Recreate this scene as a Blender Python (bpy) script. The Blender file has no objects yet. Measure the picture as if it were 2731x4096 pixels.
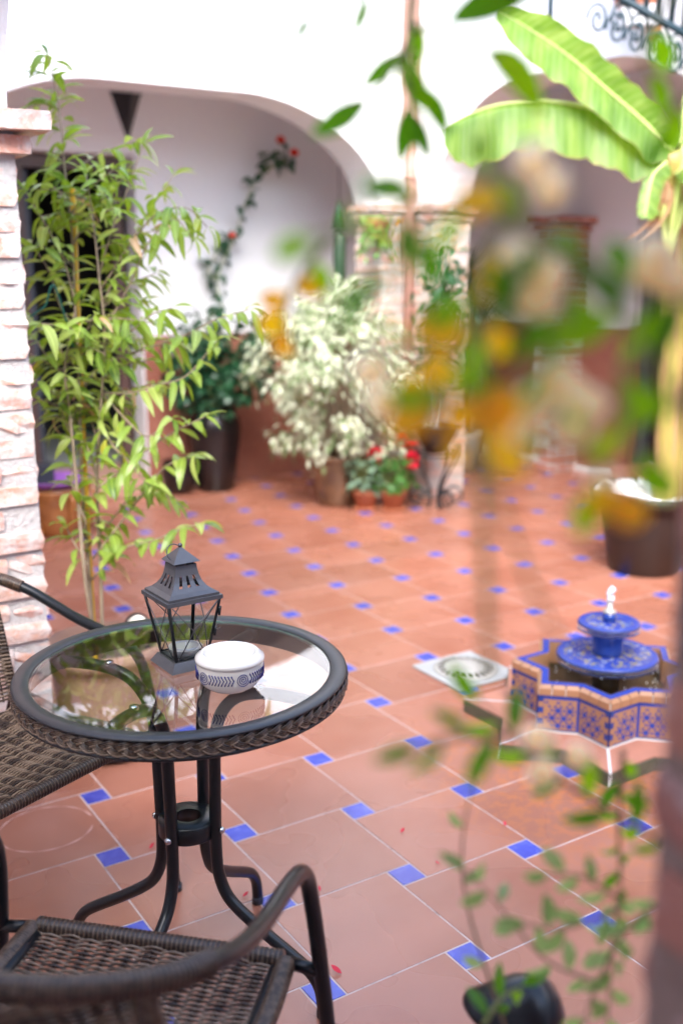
import bpy, bmesh, math, random
from mathutils import Vector, Matrix, noise
R = math.radians
random.seed(7)
sc = bpy.context.scene
# ------------------------------------------------------------------ camera
cam = bpy.data.cameras.new('camera'); camo = bpy.data.objects.new('camera', cam); sc.collection.objects.link(camo)
camo.matrix_world = Matrix(((0.8419, 0.1242, -0.5245, -1.548), (-0.5395, 0.1906, -0.8205, -2.555), (-0.0020, 0.9738, 0.2274, 1.479), (0, 0, 0, 1)))
cam.sensor_fit = 'VERTICAL'; cam.sensor_height = 36; cam.lens = 36.94; cam.clip_end = 200; cam.clip_start = .02
cam.dof.use_dof = True; cam.dof.focus_distance = 2.06; cam.dof.aperture_fstop = 1.9; cam.dof.aperture_blades = 0
sc.camera = camo
# ------------------------------------------------------------------ world, sun, exposure
w = bpy.data.worlds.new('World'); sc.world = w; w.use_nodes = True
nt = w.node_tree; bg = nt.nodes['Background']
sky = nt.nodes.new('ShaderNodeTexSky'); sky.sky_type = 'NISHITA'; sky.sun_disc = False
sky.sun_elevation = R(46); sky.sun_rotation = R(216); sky.dust_density = 2.0; sky.ozone_density = 1.0; sky.air_density = 1.0
nt.links.new(sky.outputs[0], bg.inputs[0]); bg.inputs[1].default_value = 0.15
sun = bpy.data.lights.new('sun', 'SUN'); sun.energy = 1.25; sun.angle = R(40); sun.color = (1, .975, .94)
suno = bpy.data.objects.new('sun', sun); sc.collection.objects.link(suno)
suno.rotation_euler = (R(44), 0, R(-36))
sc.view_settings.view_transform = 'Standard'; sc.view_settings.look = 'None'; sc.view_settings.gamma = 1
sc.view_settings.exposure = 2.55
sc.render.engine = 'CYCLES'
sc.cycles.use_denoising = True; sc.cycles.max_bounces = 10; sc.cycles.transparent_max_bounces = 16
sc.cycles.diffuse_bounces = 6; sc.cycles.glossy_bounces = 4; sc.cycles.sample_clamp_indirect = 8

DATA = {'vine_stems': [[(-0.586, 0.301, 0.285), (-0.574, 0.339, 0.428), (-0.56, 0.387, 0.609), (-0.548, 0.438, 0.798), (-0.529, 0.484, 0.987), (-0.507, 0.529, 1.176), (-0.49, 0.577, 1.366), (-0.471, 0.624, 1.557), (-0.462, 0.678, 1.748), (-0.451, 0.73, 1.94), (-0.458, 0.786, 2.101)], [(-0.551, 0.334, 0.266), (-0.539, 0.356, 0.423), (-0.525, 0.382, 0.605), (-0.506, 0.425, 0.861), (-0.465, 0.455, 1.116), (-0.44, 0.473, 1.292), (-0.437, 0.505, 1.468), (-0.436, 0.53, 1.617), (-0.442, 0.553, 1.741)], [(-0.6, 0.276, 0.378), (-0.592, 0.322, 0.564), (-0.584, 0.368, 0.75), (-0.574, 0.414, 0.936), (-0.568, 0.451, 1.084), (-0.566, 0.478, 1.183), (-0.54, 0.488, 1.283), (-0.515, 0.496, 1.369)]], 'vine_shoots': [[(-0.498, 0.546, 1.367), (-0.521, 0.555, 1.493), (-0.562, 0.568, 1.592), (-0.611, 0.586, 1.688)], [(-0.503, 0.528, 1.292), (-0.526, 0.604, 1.366), (-0.53, 0.676, 1.468), (-0.554, 0.754, 1.546)], [(-0.432, 0.525, 1.443), (-0.371, 0.548, 1.594), (-0.305, 0.562, 1.722), (-0.25, 0.58, 1.838)], [(-0.427, 0.515, 1.418), (-0.345, 0.482, 1.543), (-0.274, 0.446, 1.63), (-0.201, 0.389, 1.648), (-0.163, 0.333, 1.592)], [(-0.433, 0.504, 1.367), (-0.359, 0.523, 1.493), (-0.292, 0.539, 1.596), (-0.201, 0.543, 1.712), (-0.163, 0.561, 1.753)], [(-0.438, 0.487, 1.292), (-0.364, 0.448, 1.43), (-0.317, 0.418, 1.542), (-0.254, 0.367, 1.615), (-0.228, 0.307, 1.565)], [(-0.449, 0.469, 1.204), (-0.351, 0.402, 1.242), (-0.254, 0.335, 1.28), (-0.167, 0.278, 1.331), (-0.088, 0.221, 1.358)], [(-0.465, 0.455, 1.116), (-0.404, 0.386, 1.118), (-0.335, 0.319, 1.146), (-0.278, 0.26, 1.173), (-0.202, 0.209, 1.273)], [(-0.53, 0.361, 0.849), (-0.457, 0.312, 0.914), (-0.404, 0.271, 0.966), (-0.341, 0.224, 1.018), (-0.27, 0.169, 1.062)], [(-0.549, 0.375, 0.637), (-0.447, 0.32, 0.781), (-0.367, 0.271, 0.898), (-0.319, 0.221, 0.94), (-0.296, 0.18, 0.956)], [(-0.562, 0.366, 0.574), (-0.487, 0.3, 0.672), (-0.423, 0.223, 0.706), (-0.37, 0.154, 0.746), (-0.325, 0.088, 0.773)], [(-0.555, 0.39, 0.675), (-0.474, 0.397, 0.743), (-0.371, 0.399, 0.838), (-0.287, 0.369, 0.779)], [(-0.568, 0.358, 0.75), (-0.588, 0.398, 0.849), (-0.585, 0.414, 0.911)], [(-0.578, 0.33, 0.626), (-0.607, 0.369, 0.7), (-0.618, 0.387, 0.738)], [(-0.523, 0.492, 1.116), (-0.587, 0.528, 1.206), (-0.625, 0.539, 1.27)], [(-0.515, 0.505, 1.179), (-0.555, 0.581, 1.252), (-0.594, 0.654, 1.315)], [(-0.484, 0.586, 1.544), (-0.414, 0.59, 1.645), (-0.35, 0.587, 1.71), (-0.306, 0.59, 1.749)], [(-0.478, 0.614, 1.657), (-0.505, 0.645, 1.707), (-0.547, 0.675, 1.72)], [(-0.441, 0.482, 1.267), (-0.385, 0.413, 1.294), (-0.338, 0.356, 1.345), (-0.301, 0.298, 1.364)], [(-0.465, 0.455, 1.116), (-0.428, 0.371, 1.045), (-0.393, 0.295, 1.0), (-0.341, 0.237, 1.054)], [(-0.481, 0.444, 1.04), (-0.469, 0.377, 0.97), (-0.445, 0.308, 0.926), (-0.431, 0.247, 0.883)], [(-0.535, 0.465, 0.99), (-0.568, 0.5, 1.04), (-0.572, 0.517, 1.091)], [(-0.526, 0.366, 0.874), (-0.54, 0.402, 0.973), (-0.59, 0.441, 0.998)]], 'stake': [(-0.565, 0.349, 0.243), (-0.556, 0.39, 0.409), (-0.509, 0.519, 0.98), (-0.442, 0.679, 1.712)], 'vine_top': (-0.471, 0.732, 2.098), 'fg': [('a', [(-1.079, -1.92, 1.674), (-1.087, -1.925, 1.639), (-1.102, -1.923, 1.613), (-1.109, -1.922, 1.598), (-1.126, -1.915, 1.587)], 3, 0.043, 0), ('a', [(-1.087, -1.925, 1.639), (-1.08, -1.947, 1.636), (-1.074, -1.972, 1.624), (-1.072, -1.993, 1.613)], 2, 0.053, 0), ('a', [(-1.09, -1.926, 1.627), (-1.095, -1.931, 1.598), (-1.094, -1.937, 1.581)], 2, 0.037, 0), ('a', [(-1.051, -1.882, 1.686), (-1.074, -1.853, 1.677), (-1.091, -1.827, 1.671), (-1.102, -1.806, 1.658)], 2, 0.037, 0), ('a', [(-0.927, -2.019, 1.668), (-0.948, -2.014, 1.639), (-0.956, -2.015, 1.616), (-0.952, -2.021, 1.604)], 2, 0.043, 0), ('a', [(-0.964, -2.068, 1.591), (-0.98, -2.062, 1.577), (-0.986, -2.062, 1.564)], 2, 0.037, 0), ('a', [(-1.067, -1.895, 1.67), (-1.073, -1.9, 1.639), (-1.073, -1.908, 1.609), (-1.076, -1.91, 1.594)], 5, 0.038, 0), ('b', [(-1.119, -2.213, 1.396), (-1.138, -2.193, 1.439), (-1.163, -2.17, 1.477), (-1.186, -2.154, 1.497), (-1.223, -2.131, 1.51), (-1.247, -2.122, 1.501), (-1.284, -2.106, 1.491)], 18, 0.035, 1), ('b', [(-1.194, -2.162, 1.497), (-1.2, -2.153, 1.515), (-1.204, -2.147, 1.526)], 3, 0.029, 2), ('b', [(-1.203, -2.157, 1.495), (-1.21, -2.15, 1.473), (-1.212, -2.147, 1.447), (-1.226, -2.138, 1.417)], 8, 0.032, 1), ('b', [(-1.228, -2.138, 1.507), (-1.229, -2.119, 1.489), (-1.224, -2.105, 1.468), (-1.219, -2.091, 1.45)], 5, 0.043, 0), ('b', [(-1.183, -1.972, 1.498), (-1.194, -1.957, 1.476), (-1.2, -1.945, 1.454), (-1.2, -1.938, 1.431)], 5, 0.029, 2), ('b', [(-1.158, -2.165, 1.477), (-1.172, -2.171, 1.46), (-1.19, -2.177, 1.436), (-1.219, -2.173, 1.42), (-1.251, -2.164, 1.418)], 9, 0.029, 1), ('b', [(-1.152, -2.205, 1.44), (-1.162, -2.201, 1.428), (-1.163, -2.207, 1.403), (-1.158, -2.215, 1.387)], 4, 0.032, 0), ('b', [(-1.11, -2.2, 1.46), (-1.125, -2.19, 1.464), (-1.142, -2.176, 1.472), (-1.154, -2.167, 1.481)], 5, 0.032, 0), ('b', [(-1.178, -2.164, 1.434), (-1.176, -2.173, 1.407), (-1.183, -2.172, 1.392), (-1.161, -2.189, 1.383), (-1.165, -2.191, 1.366)], 8, 0.029, 1), ('b', [(-1.2, -2.139, 1.472), (-1.189, -2.15, 1.46), (-1.178, -2.16, 1.447), (-1.174, -2.166, 1.439)], 6, 0.029, 0), ('b', [(-1.179, -2.174, 1.489), (-1.174, -2.181, 1.473), (-1.184, -2.182, 1.448)], 4, 0.032, 0), ('c', [(-0.929, -2.075, 1.032), (-0.985, -2.052, 1.075), (-1.029, -2.039, 1.111), (-1.066, -2.031, 1.148), (-1.098, -2.025, 1.184)], 13, 0.031, 0), ('c', [(-1.131, -2.101, 1.193), (-1.173, -2.097, 1.202), (-1.209, -2.098, 1.203)], 5, 0.031, 0), ('c', [(-0.867, -1.958, 1.056), (-0.865, -1.957, 0.977), (-0.856, -1.957, 0.907)], 12, 0.031, 0), ('c', [(-0.837, -2.01, 0.938), (-0.874, -1.983, 0.892), (-0.895, -1.969, 0.833), (-0.906, -1.962, 0.776)], 14, 0.027, 3), ('c', [(-0.856, -1.957, 0.907), (-0.866, -1.96, 0.875), (-0.875, -1.967, 0.828), (-0.885, -1.975, 0.776)], 16, 0.027, 3), ('c', [(-0.861, -1.933, 0.8), (-0.915, -1.921, 0.839), (-0.966, -1.902, 0.911), (-1.002, -1.9, 0.954)], 12, 0.024, 3), ('c', [(-0.858, -1.959, 0.895), (-0.917, -1.948, 0.888), (-0.963, -1.939, 0.904)], 7, 0.027, 3), ('c', [(-0.887, -1.981, 0.927), (-0.928, -1.972, 0.958), (-0.967, -1.968, 0.969)], 7, 0.027, 3), ('c', [(-0.89, -1.844, 0.697), (-0.931, -1.826, 0.847), (-0.948, -1.837, 0.945), (-0.943, -1.862, 1.046)], 6, 0.02, 3), ('d', [(-0.932, -1.857, 0.73), (-0.914, -1.862, 0.756), (-0.894, -1.871, 0.769)], 7, 0.034, 0)], 'flowers': [(-1.161, -2.13, 1.53), (-1.154, -2.138, 1.516), (-1.187, -2.153, 1.481), (-1.173, -2.156, 1.472), (-1.184, -2.161, 1.462), (-1.18, -2.174, 1.422), (-1.169, -2.184, 1.412), (-1.164, -2.173, 1.4), (-1.191, -2.17, 1.412), (-1.194, -2.162, 1.402), (-1.223, -2.076, 1.423), (-1.211, -2.071, 1.405), (-1.131, -2.188, 1.483), (-1.116, -2.184, 1.47), (-1.101, -2.09, 1.181), (-1.081, -2.106, 1.17), (-1.092, -2.086, 1.152), (-1.118, -2.172, 1.476), (-1.156, -2.186, 1.369)], 'yellow': [(-1.216, -2.17, 1.419), (-1.239, -2.155, 1.42), (-1.222, -2.118, 1.431), (-1.191, -2.139, 1.521), (-1.185, -2.149, 1.502), (-1.169, -2.195, 1.372), (-1.198, -2.131, 1.442), (-1.18, -2.147, 1.487), (-1.201, -1.947, 1.462), (-1.197, -2.145, 1.394)], 'fgstem1': [(-1.224, -2.184, 1.28), (-1.224, -2.18, 1.315), (-1.223, -2.175, 1.357), (-1.222, -2.17, 1.399), (-1.215, -2.163, 1.461)], 'fgstem2': [(-1.205, -2.213, 1.303), (-1.213, -2.202, 1.327), (-1.22, -2.187, 1.364), (-1.225, -2.174, 1.4)], 'ban1': [(2.158, 0.633, 1.953), (2.018, 0.697, 2.081), (1.872, 0.762, 2.197), (1.728, 0.824, 2.311), (1.577, 0.886, 2.404), (1.427, 0.942, 2.482)], 'ban2': [(2.119, 0.658, 1.953), (1.982, 0.733, 2.057), (1.826, 0.81, 2.122), (1.652, 0.887, 2.145), (1.475, 0.955, 2.126), (1.335, 0.991, 2.08), (1.224, 1.006, 2.024)], 'ban3': [(2.087, 0.603, 1.903), (2.021, 0.61, 1.849), (1.978, 0.592, 1.759), (1.944, 0.569, 1.671)], 'ban4': [(2.185, 0.623, 1.98), (2.243, 0.667, 2.128), (2.345, 0.695, 2.315), (2.49, 0.69, 2.487)], 'ban5': [(2.153, 0.608, 1.854), (2.15, 0.496, 1.881), (2.173, 0.333, 1.786), (2.144, 0.166, 1.561)], 'rose': [[(1.449, 3.693, 0.591), (1.522, 3.758, 0.895), (1.603, 3.809, 1.173), (1.605, 3.896, 1.397), (1.749, 3.909, 1.679), (1.865, 3.932, 1.933), (1.999, 3.928, 2.133), (2.098, 3.923, 2.249)], [(1.981, 3.896, 2.102), (2.085, 3.844, 2.159), (2.132, 3.821, 2.181)], [(1.449, 3.693, 0.591), (1.415, 3.737, 0.817), (1.316, 3.784, 0.903), (1.285, 3.779, 0.96)], [(1.449, 3.693, 0.591), (1.583, 3.63, 0.816), (1.697, 3.54, 0.902), (1.736, 3.491, 0.96)], [(1.484, 3.694, 0.674), (1.664, 3.656, 0.952), (1.775, 3.617, 1.063), (1.685, 3.689, 1.119)], [(1.622, 3.929, 1.397), (1.58, 3.971, 1.453), (1.675, 3.958, 1.623), (1.721, 3.938, 1.656)], [(1.49, 3.729, 0.813), (1.434, 3.831, 0.979), (1.507, 3.843, 1.118), (1.577, 3.85, 1.229)], [(1.449, 3.693, 0.591), (1.329, 3.764, 0.677), (1.281, 3.788, 0.763)], [(1.427, 3.648, 0.597), (1.509, 3.614, 0.737), (1.668, 3.493, 0.738), (1.691, 3.473, 0.795)]], 'rose_flowers': [(2.067, 3.885, 2.263), (2.122, 3.803, 2.179), (1.711, 3.919, 1.656)], 'rail': [(2.226, 1.164, 2.704), (2.318, 1.089, 2.647), (2.424, 1.0, 2.57), (2.623, 0.835, 2.435)], 'wire': [(-0.56, 0.485, 1.444), (-0.574, 0.487, 1.42), (-0.606, 0.494, 1.371), (-0.647, 0.512, 1.341)], 'bantrunk': [(2.393, 0.74, 0.469), (2.35, 0.722, 0.908), (2.305, 0.694, 1.306), (2.247, 0.668, 1.681), (2.158, 0.633, 1.953)], 'blk': (-0.708, -1.675, 0.524), 'post': [(2.451, 1.736, 2.868), (2.415, 1.681, 2.59)]}

COL = sc.collection
# ------------------------------------------------------------------ materials
MATS = {}
class NB:
    def __init__(s, name):
        s.m = bpy.data.materials.new(name); s.m.use_nodes = True; s.t = s.m.node_tree; s.n = s.t.nodes; s.b = s.n['Principled BSDF']; s.out = s.n['Material Output']
        MATS[name] = s.m
    def new(s, t, **k):
        x = s.n.new(t)
        for a, v in k.items(): setattr(x, a, v)
        return x
    def l(s, a, b): s.t.links.new(a, b)
    def coord(s, kind='pos', scale=1.0):
        if kind == 'pos': o = s.new('ShaderNodeNewGeometry').outputs['Position']
        else: o = s.new('ShaderNodeTexCoord').outputs[kind]
        mp = s.new('ShaderNodeMapping'); s.l(o, mp.inputs[0])
        mp.inputs['Scale'].default_value = scale if isinstance(scale, tuple) else (scale,)*3
        return mp
    def noise(s, mp, sc_=5, det=4, rough=.55):
        x = s.new('ShaderNodeTexNoise'); x.inputs['Scale'].default_value = sc_; x.inputs['Detail'].default_value = det; x.inputs['Roughness'].default_value = rough
        if mp: s.l(mp.outputs[0], x.inputs['Vector'])
        return x.outputs[0]
    def ramp(s, f, stops):
        x = s.new('ShaderNodeValToRGB'); s.l(f, x.inputs[0]); e = x.color_ramp.elements
        while len(e) < len(stops): e.new(.5)
        for i, (p, c) in enumerate(stops):
            e[i].position = p; e[i].color = (*c, 1) if not isinstance(c, (int, float)) else (c, c, c, 1)
        return x.outputs[0]
    def mix(s, f, a, b, mode='MIX'):
        x = s.new('ShaderNodeMix', data_type='RGBA', blend_type=mode)
        for i, v in ((0, f), (6, a), (7, b)):
            if hasattr(v, 'links'): s.l(v, x.inputs[i])
            elif i == 0: x.inputs[0].default_value = v
            else: x.inputs[i].default_value = (*v, 1)
        return x.outputs[2]
    def rnd(s): return s.new('ShaderNodeObjectInfo').outputs['Random']
    def hsv(s, c, v=None, sat=1, h=.5, vr=None):
        x = s.new('ShaderNodeHueSaturation'); s.l(c, x.inputs['Color']); x.inputs['Saturation'].default_value = sat; x.inputs['Hue'].default_value = h
        if vr is not None: s.l(vr, x.inputs['Value'])
        elif v: x.inputs['Value'].default_value = v
        return x.outputs[0]
    def mr(s, f, a, b):
        x = s.new('ShaderNodeMapRange'); s.l(f, x.inputs[0]); x.inputs[3].default_value = a; x.inputs[4].default_value = b
        return x.outputs[0]
    def bump(s, h, strength=.3, dist=.01):
        x = s.new('ShaderNodeBump'); x.inputs['Strength'].default_value = strength; x.inputs['Distance'].default_value = dist
        s.l(h, x.inputs['Height']); s.l(x.outputs[0], s.b.inputs['Normal'])
    def set(s, color=None, rough=None, metal=None, coat=None, spec=None):
        if color is not None:
            if hasattr(color, 'links'): s.l(color, s.b.inputs['Base Color'])
            else: s.b.inputs['Base Color'].default_value = (*color, 1)
        if rough is not None:
            if hasattr(rough, 'links'): s.l(rough, s.b.inputs['Roughness'])
            else: s.b.inputs['Roughness'].default_value = rough
        if metal is not None: s.b.inputs['Metallic'].default_value = metal
        if coat is not None: s.b.inputs['Coat Weight'].default_value = coat
        if spec is not None: s.b.inputs['Specular IOR Level'].default_value = spec
        return s.m
def simple(name, col, rough=.5, metal=0, var=.12, sc_=20, bump=.0, coat=0, spec=.5):
    b = NB(name); mp = b.coord('pos')
    n = b.noise(mp, sc_, 4)
    c = b.mix(n, tuple(max(0, x*(1-var)) for x in col), tuple(min(1, x*(1+var)) for x in col))
    b.set(c, rough, metal, coat, spec)
    if bump: b.bump(n, bump, .004)
    return b.m
def leafmat(name, c1, c2, c3=None, rough=.42, trans=.35, vein=True, rndmix=True, tip=None):
    b = NB(name); tc = b.coord('UV')
    r = b.rnd(); n = b.noise(b.coord('pos'), 9, 2)
    f = b.mix(.5, b.mix(0, (0, 0, 0), (0, 0, 0)), (0, 0, 0))
    add = b.new('ShaderNodeMath', operation='ADD'); b.l(n, add.inputs[0]); b.l(r, add.inputs[1])
    fr = b.mr(add.outputs[0], 0, 1); fr.node.inputs[1].default_value = .35; fr.node.inputs[2].default_value = 1.6
    st = [(0, c1), (.55, c2)] + ([(.86, c2), (1, c3)] if c3 else [(1, c2)])
    c = b.ramp(fr, st)
    sep = b.new('ShaderNodeSeparateXYZ'); b.l(tc.outputs[0], sep.inputs[0])
    if vein:
        m = b.new('ShaderNodeMath', operation='SUBTRACT'); b.l(sep.outputs[0], m.inputs[0]); m.inputs[1].default_value = .5
        a = b.new('ShaderNodeMath', operation='ABSOLUTE'); b.l(m.outputs[0], a.inputs[0])
        v = b.ramp(a.outputs[0], [(0, 1.0), (.06, 0.0)])
        c = b.mix(v, c, tuple(min(1, x*1.7+.03) for x in c2))
    if tip:
        v = b.ramp(sep.outputs[1], [(.75, 0.0), (1, 1.0)])
        c = b.mix(v, c, tip)
    b.set(c, rough)
    tr = b.new('ShaderNodeBsdfTranslucent'); b.l(b.hsv(c, 1.5, 1.15, .49), tr.inputs[0])
    ms = b.new('ShaderNodeMixShader'); ms.inputs[0].default_value = trans
    b.l(b.b.outputs[0], ms.inputs[1]); b.l(tr.outputs[0], ms.inputs[2]); b.l(ms.outputs[0], b.out.inputs[0])
    return b.m

def build_mats():
    b = NB('plaster'); mp = b.coord('pos'); n = b.noise(mp, 28, 6, .6); n2 = b.noise(mp, 1.3, 3)
    b.set(b.mix(n2, (.80, .80, .81), (.86, .86, .87)), .85); b.bump(n, .45, .012)
    b = NB('brick'); mp = b.coord('pos'); n = b.noise(mp, 16, 5, .65); n2 = b.noise(mp, 55, 4, .7); r = b.rnd()
    base = b.ramp(r, [(0, (.62, .30, .21)), (.3, (.66, .38, .29)), (.6, (.56, .24, .18)), (.8, (.68, .45, .36)), (1, (.60, .30, .20))])
    wash = b.ramp(n, [(.38, 0.0), (.57, .9)])
    c = b.mix(wash, base, (.67, .59, .555))
    c = b.mix(b.ramp(n2, [(.62, 0.0), (.8, 1.0)]), c, (.22, .19, .19))
    c = b.mix(b.ramp(n2, [(.3, 1.0), (.42, 0.0)]), c, (.72, .6, .57))
    b.set(c, .9); b.bump(b.mix(.5, b.mix(n, (0, 0, 0), (1, 1, 1)), b.mix(n2, (0, 0, 0), (1, 1, 1))), .9, .012)
    b = NB('red_brick'); mp = b.coord('pos'); n = b.noise(mp, 20, 5, .65); r = b.rnd()
    base = b.ramp(r, [(0, (.40, .14, .09)), (.5, (.50, .22, .16)), (1, (.36, .15, .12))])
    b.set(b.mix(b.ramp(n, [(.5, 0.0), (.75, 1.0)]), base, (.6, .5, .48)), .9); b.bump(n, .7, .01)
    b = NB('mortar'); mp = b.coord('pos'); n = b.noise(mp, 60, 5, .7)
    b.set(b.ramp(n, [(.3, (.46, .43, .41)), (.6, (.60, .57, .55)), (.8, (.36, .33, .31))]), .95); b.bump(n, .9, .01)
    b = NB('dark_mortar'); mp = b.coord('pos'); n = b.noise(mp, 60, 5, .7)
    b.set(b.ramp(n, [(.3, (.26, .17, .14)), (.7, (.36, .25, .21))]), .95); b.bump(n, .8, .01)
    # floor tiles
    b = NB('terracotta_tile'); mp = b.coord('pos'); n = b.noise(mp, 3.0, 2, .5); n2 = b.noise(b.coord('pos', (2, 6, 4)), 1.6, 2, .4); n3 = b.noise(mp, 90, 2); r = b.rnd()
    c = b.ramp(n, [(.3, (.33, .118, .070)), (.5, (.375, .150, .096)), (.72, (.42, .182, .125))])
    c = b.mix(b.ramp(n2, [(.35, 0.0), (.7, .5)]), c, (.41, .165, .105))
    c = b.hsv(c, vr=b.mr(r, .88, 1.08))
    c = b.mix(b.ramp(n3, [(.74, 0.0), (.8, .35)]), c, (.3, .12, .08))
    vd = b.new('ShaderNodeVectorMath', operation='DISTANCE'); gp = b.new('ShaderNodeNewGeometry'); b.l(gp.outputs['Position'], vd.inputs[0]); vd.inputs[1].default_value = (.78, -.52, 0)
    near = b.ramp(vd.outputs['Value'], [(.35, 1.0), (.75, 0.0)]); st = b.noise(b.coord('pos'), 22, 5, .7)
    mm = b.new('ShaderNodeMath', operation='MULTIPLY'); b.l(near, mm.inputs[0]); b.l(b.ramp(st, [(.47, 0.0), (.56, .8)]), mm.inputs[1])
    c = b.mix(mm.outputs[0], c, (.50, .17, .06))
    b.set(c, b.mr(n, .22, .33), spec=.6); b.bump(n, .02, .01)
    b = NB('blue_tile'); mp = b.coord('pos'); n = b.noise(mp, 26, 4); r = b.rnd()
    c = b.ramp(n, [(.3, (.045, .06, .38)), (.55, (.06, .085, .47)), (.75, (.12, .15, .55))])
    b.set(b.hsv(c, vr=b.mr(r, .85, 1.12)), .22); b.bump(n, .2, .003)
    b = NB('grout'); mp = b.coord('pos'); n = b.noise(mp, 14, 5, .7)
    b.set(b.ramp(n, [(.32, (.30, .22, .19)), (.42, (.55, .43, .39)), (.7, (.66, .54, .50))]), .9)
    # mosaic wainscot
    b = NB('mosaic'); tc = b.new('ShaderNodeNewGeometry')
    sep = b.new('ShaderNodeSeparateXYZ'); b.l(tc.outputs['Position'], sep.inputs[0])
    ad = b.new('ShaderNodeMath', operation='ADD'); b.l(sep.outputs[0], ad.inputs[0]); b.l(sep.outputs[1], ad.inputs[1])
    cb = b.new('ShaderNodeCombineXYZ'); b.l(ad.outputs[0], cb.inputs[0]); b.l(sep.outputs[2], cb.inputs[1])
    br = b.new('ShaderNodeTexBrick'); b.l(cb.outputs[0], br.inputs['Vector']); br.offset = 0; br.inputs['Scale'].default_value = 1
    br.inputs['Brick Width'].default_value = .024; br.inputs['Row Height'].default_value = .024; br.inputs['Mortar Size'].default_value = .0022
    br.inputs['Color1'].default_value = (.27, .072, .04, 1); br.inputs['Color2'].default_value = (.35, .105, .06, 1); br.inputs['Mortar'].default_value = (.33, .2, .16, 1)
    b.set(br.outputs[0], .35); b.bump(br.outputs[1], -.3, .003)
    # metals, wicker
    simple('black_metal', (.006, .008, .010), .30, .0, .2, 30, spec=.42)
    simple('rim_metal', (.036, .036, .039), .40, .2, .15, 80, .04)
    simple('lantern_metal', (.10, .10, .108), .42, .5, .2, 60, .05)
    simple('iron', (.025, .03, .035), .5, .6, .2, 30)
    simple('steel', (.6, .6, .6), .2, 1.0, .1)
    simple('tin', (.62, .62, .63), .35, .35, .08)
    b = NB('wicker'); mp = b.coord('pos'); n = b.noise(b.coord('pos', 60), 2.0, 3); r = b.rnd()
    b.set(b.ramp(n, [(.3, (.03, .017, .011)), (.5, (.075, .045, .028)), (.62, (.14, .09, .058)), (.78, (.04, .024, .016))]), .33)
    b = NB('wicker_light'); mp = b.coord('pos', 50); n = b.noise(mp, 2.0, 3)
    b.set(b.ramp(n, [(.3, (.12, .078, .05)), (.55, (.25, .175, .12)), (.8, (.10, .062, .04))]), .33)
    b = NB('wicker_dark'); mp = b.coord('pos', 50); n = b.noise(mp, 2.0, 3)
    b.set(b.ramp(n, [(.3, (.016, .010, .008)), (.7, (.055, .034, .024))]), .33)
    # glass
    b = NB('table_glass'); tr = b.new('ShaderNodeBsdfTransparent'); tr.inputs[0].default_value = (.90, .955, .935, 1)
    gl = b.new('ShaderNodeBsdfGlossy'); gl.inputs['Roughness'].default_value = .005; gl.inputs[0].default_value = (1, 1, 1, 1)
    fr = b.new('ShaderNodeFresnel'); fr.inputs[0].default_value = 1.52
    mu = b.new('ShaderNodeMath', operation='MULTIPLY'); b.l(fr.outputs[0], mu.inputs[0]); mu.inputs[1].default_value = 1.65; mu.use_clamp = True
    ms = b.new('ShaderNodeMixShader'); b.l(mu.outputs[0], ms.inputs[0]); b.l(tr.outputs[0], ms.inputs[1]); b.l(gl.outputs[0], ms.inputs[2]); b.l(ms.outputs[0], b.out.inputs[0])
    b = NB('clear_back'); tr = b.new('ShaderNodeBsdfTransparent'); tr.inputs[0].default_value = (.97, .99, .985, 1); b.l(tr.outputs[0], b.out.inputs[0])
    b = NB('glass_edge'); b.set((.18, .38, .33), .1)
    b = NB('pane_glass'); tr = b.new('ShaderNodeBsdfTransparent'); tr.inputs[0].default_value = (.93, .95, .94, 1)
    gl = b.new('ShaderNodeBsdfGlossy'); gl.inputs['Roughness'].default_value = .02
    fr = b.new('ShaderNodeLayerWeight'); fr.inputs[0].default_value = .08
    ms = b.new('ShaderNodeMixShader'); b.l(fr.outputs['Fresnel'], ms.inputs[0]); b.l(tr.outputs[0], ms.inputs[1]); b.l(gl.outputs[0], ms.inputs[2]); b.l(ms.outputs[0], b.out.inputs[0])
    # ceramics
    simple('white_ceramic', (.70, .665, .60), .14, 0, .03, 5, coat=.3)
    simple('blue_paint', (.02, .02, .16), .25)
    simple('terracotta', (.42, .15, .075), .8, 0, .22, 18, .3)
    simple('terracotta_pale', (.46, .26, .19), .85, 0, .25, 14, .4)
    b = NB('brown_glaze'); mp = b.coord('pos'); n = b.noise(mp, 7, 4)
    b.set(b.ramp(n, [(.3, (.10, .055, .035)), (.55, (.20, .105, .055)), (.75, (.30, .17, .10))]), .28)
    b = NB('amber_glaze'); mp = b.coord('pos'); n = b.noise(mp, 7, 4)
    b.set(b.ramp(n, [(.3, (.25, .09, .03)), (.6, (.42, .17, .05)), (.75, (.30, .10, .04))]), .22)
    simple('black_glaze', (.012, .008, .008), .25, 0, .4, 8)
    simple('umber_pot', (.022, .011, .008), .5, 0, .3, 10, .1)
    simple('purple_dish', (.28, .10, .38), .35)
    simple('dark_plastic', (.03, .035, .045), .45)
    simple('grey_pot', (.36, .36, .33), .8, 0, .15, 12, .2)
    simple('soil', (.10, .07, .055), .95, 0, .5, 60, .8)
    simple('white_stone', (.85, .85, .86), .6, 0, .08, 40)
    simple('petal_red', (.62, .01, .035), .55)
    simple('petal_scarlet', (.70, .035, .015), .55)
    leafmat('petal_cream', (.85, .76, .55), (.90, .84, .66), None, .6, .65, False)
    simple('bark', (.30, .23, .16), .85, 0, .35, 40, .4)
    simple('bark_grey', (.34, .33, .31), .85, 0, .25, 30, .3)
    simple('green_stem', (.26, .30, .09), .6, 0, .2, 20)
    simple('red_stem', (.26, .19, .10), .7, 0, .3, 30)
    simple('bamboo', (.72, .42, .03), .5, 0, .12, 12)
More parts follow.
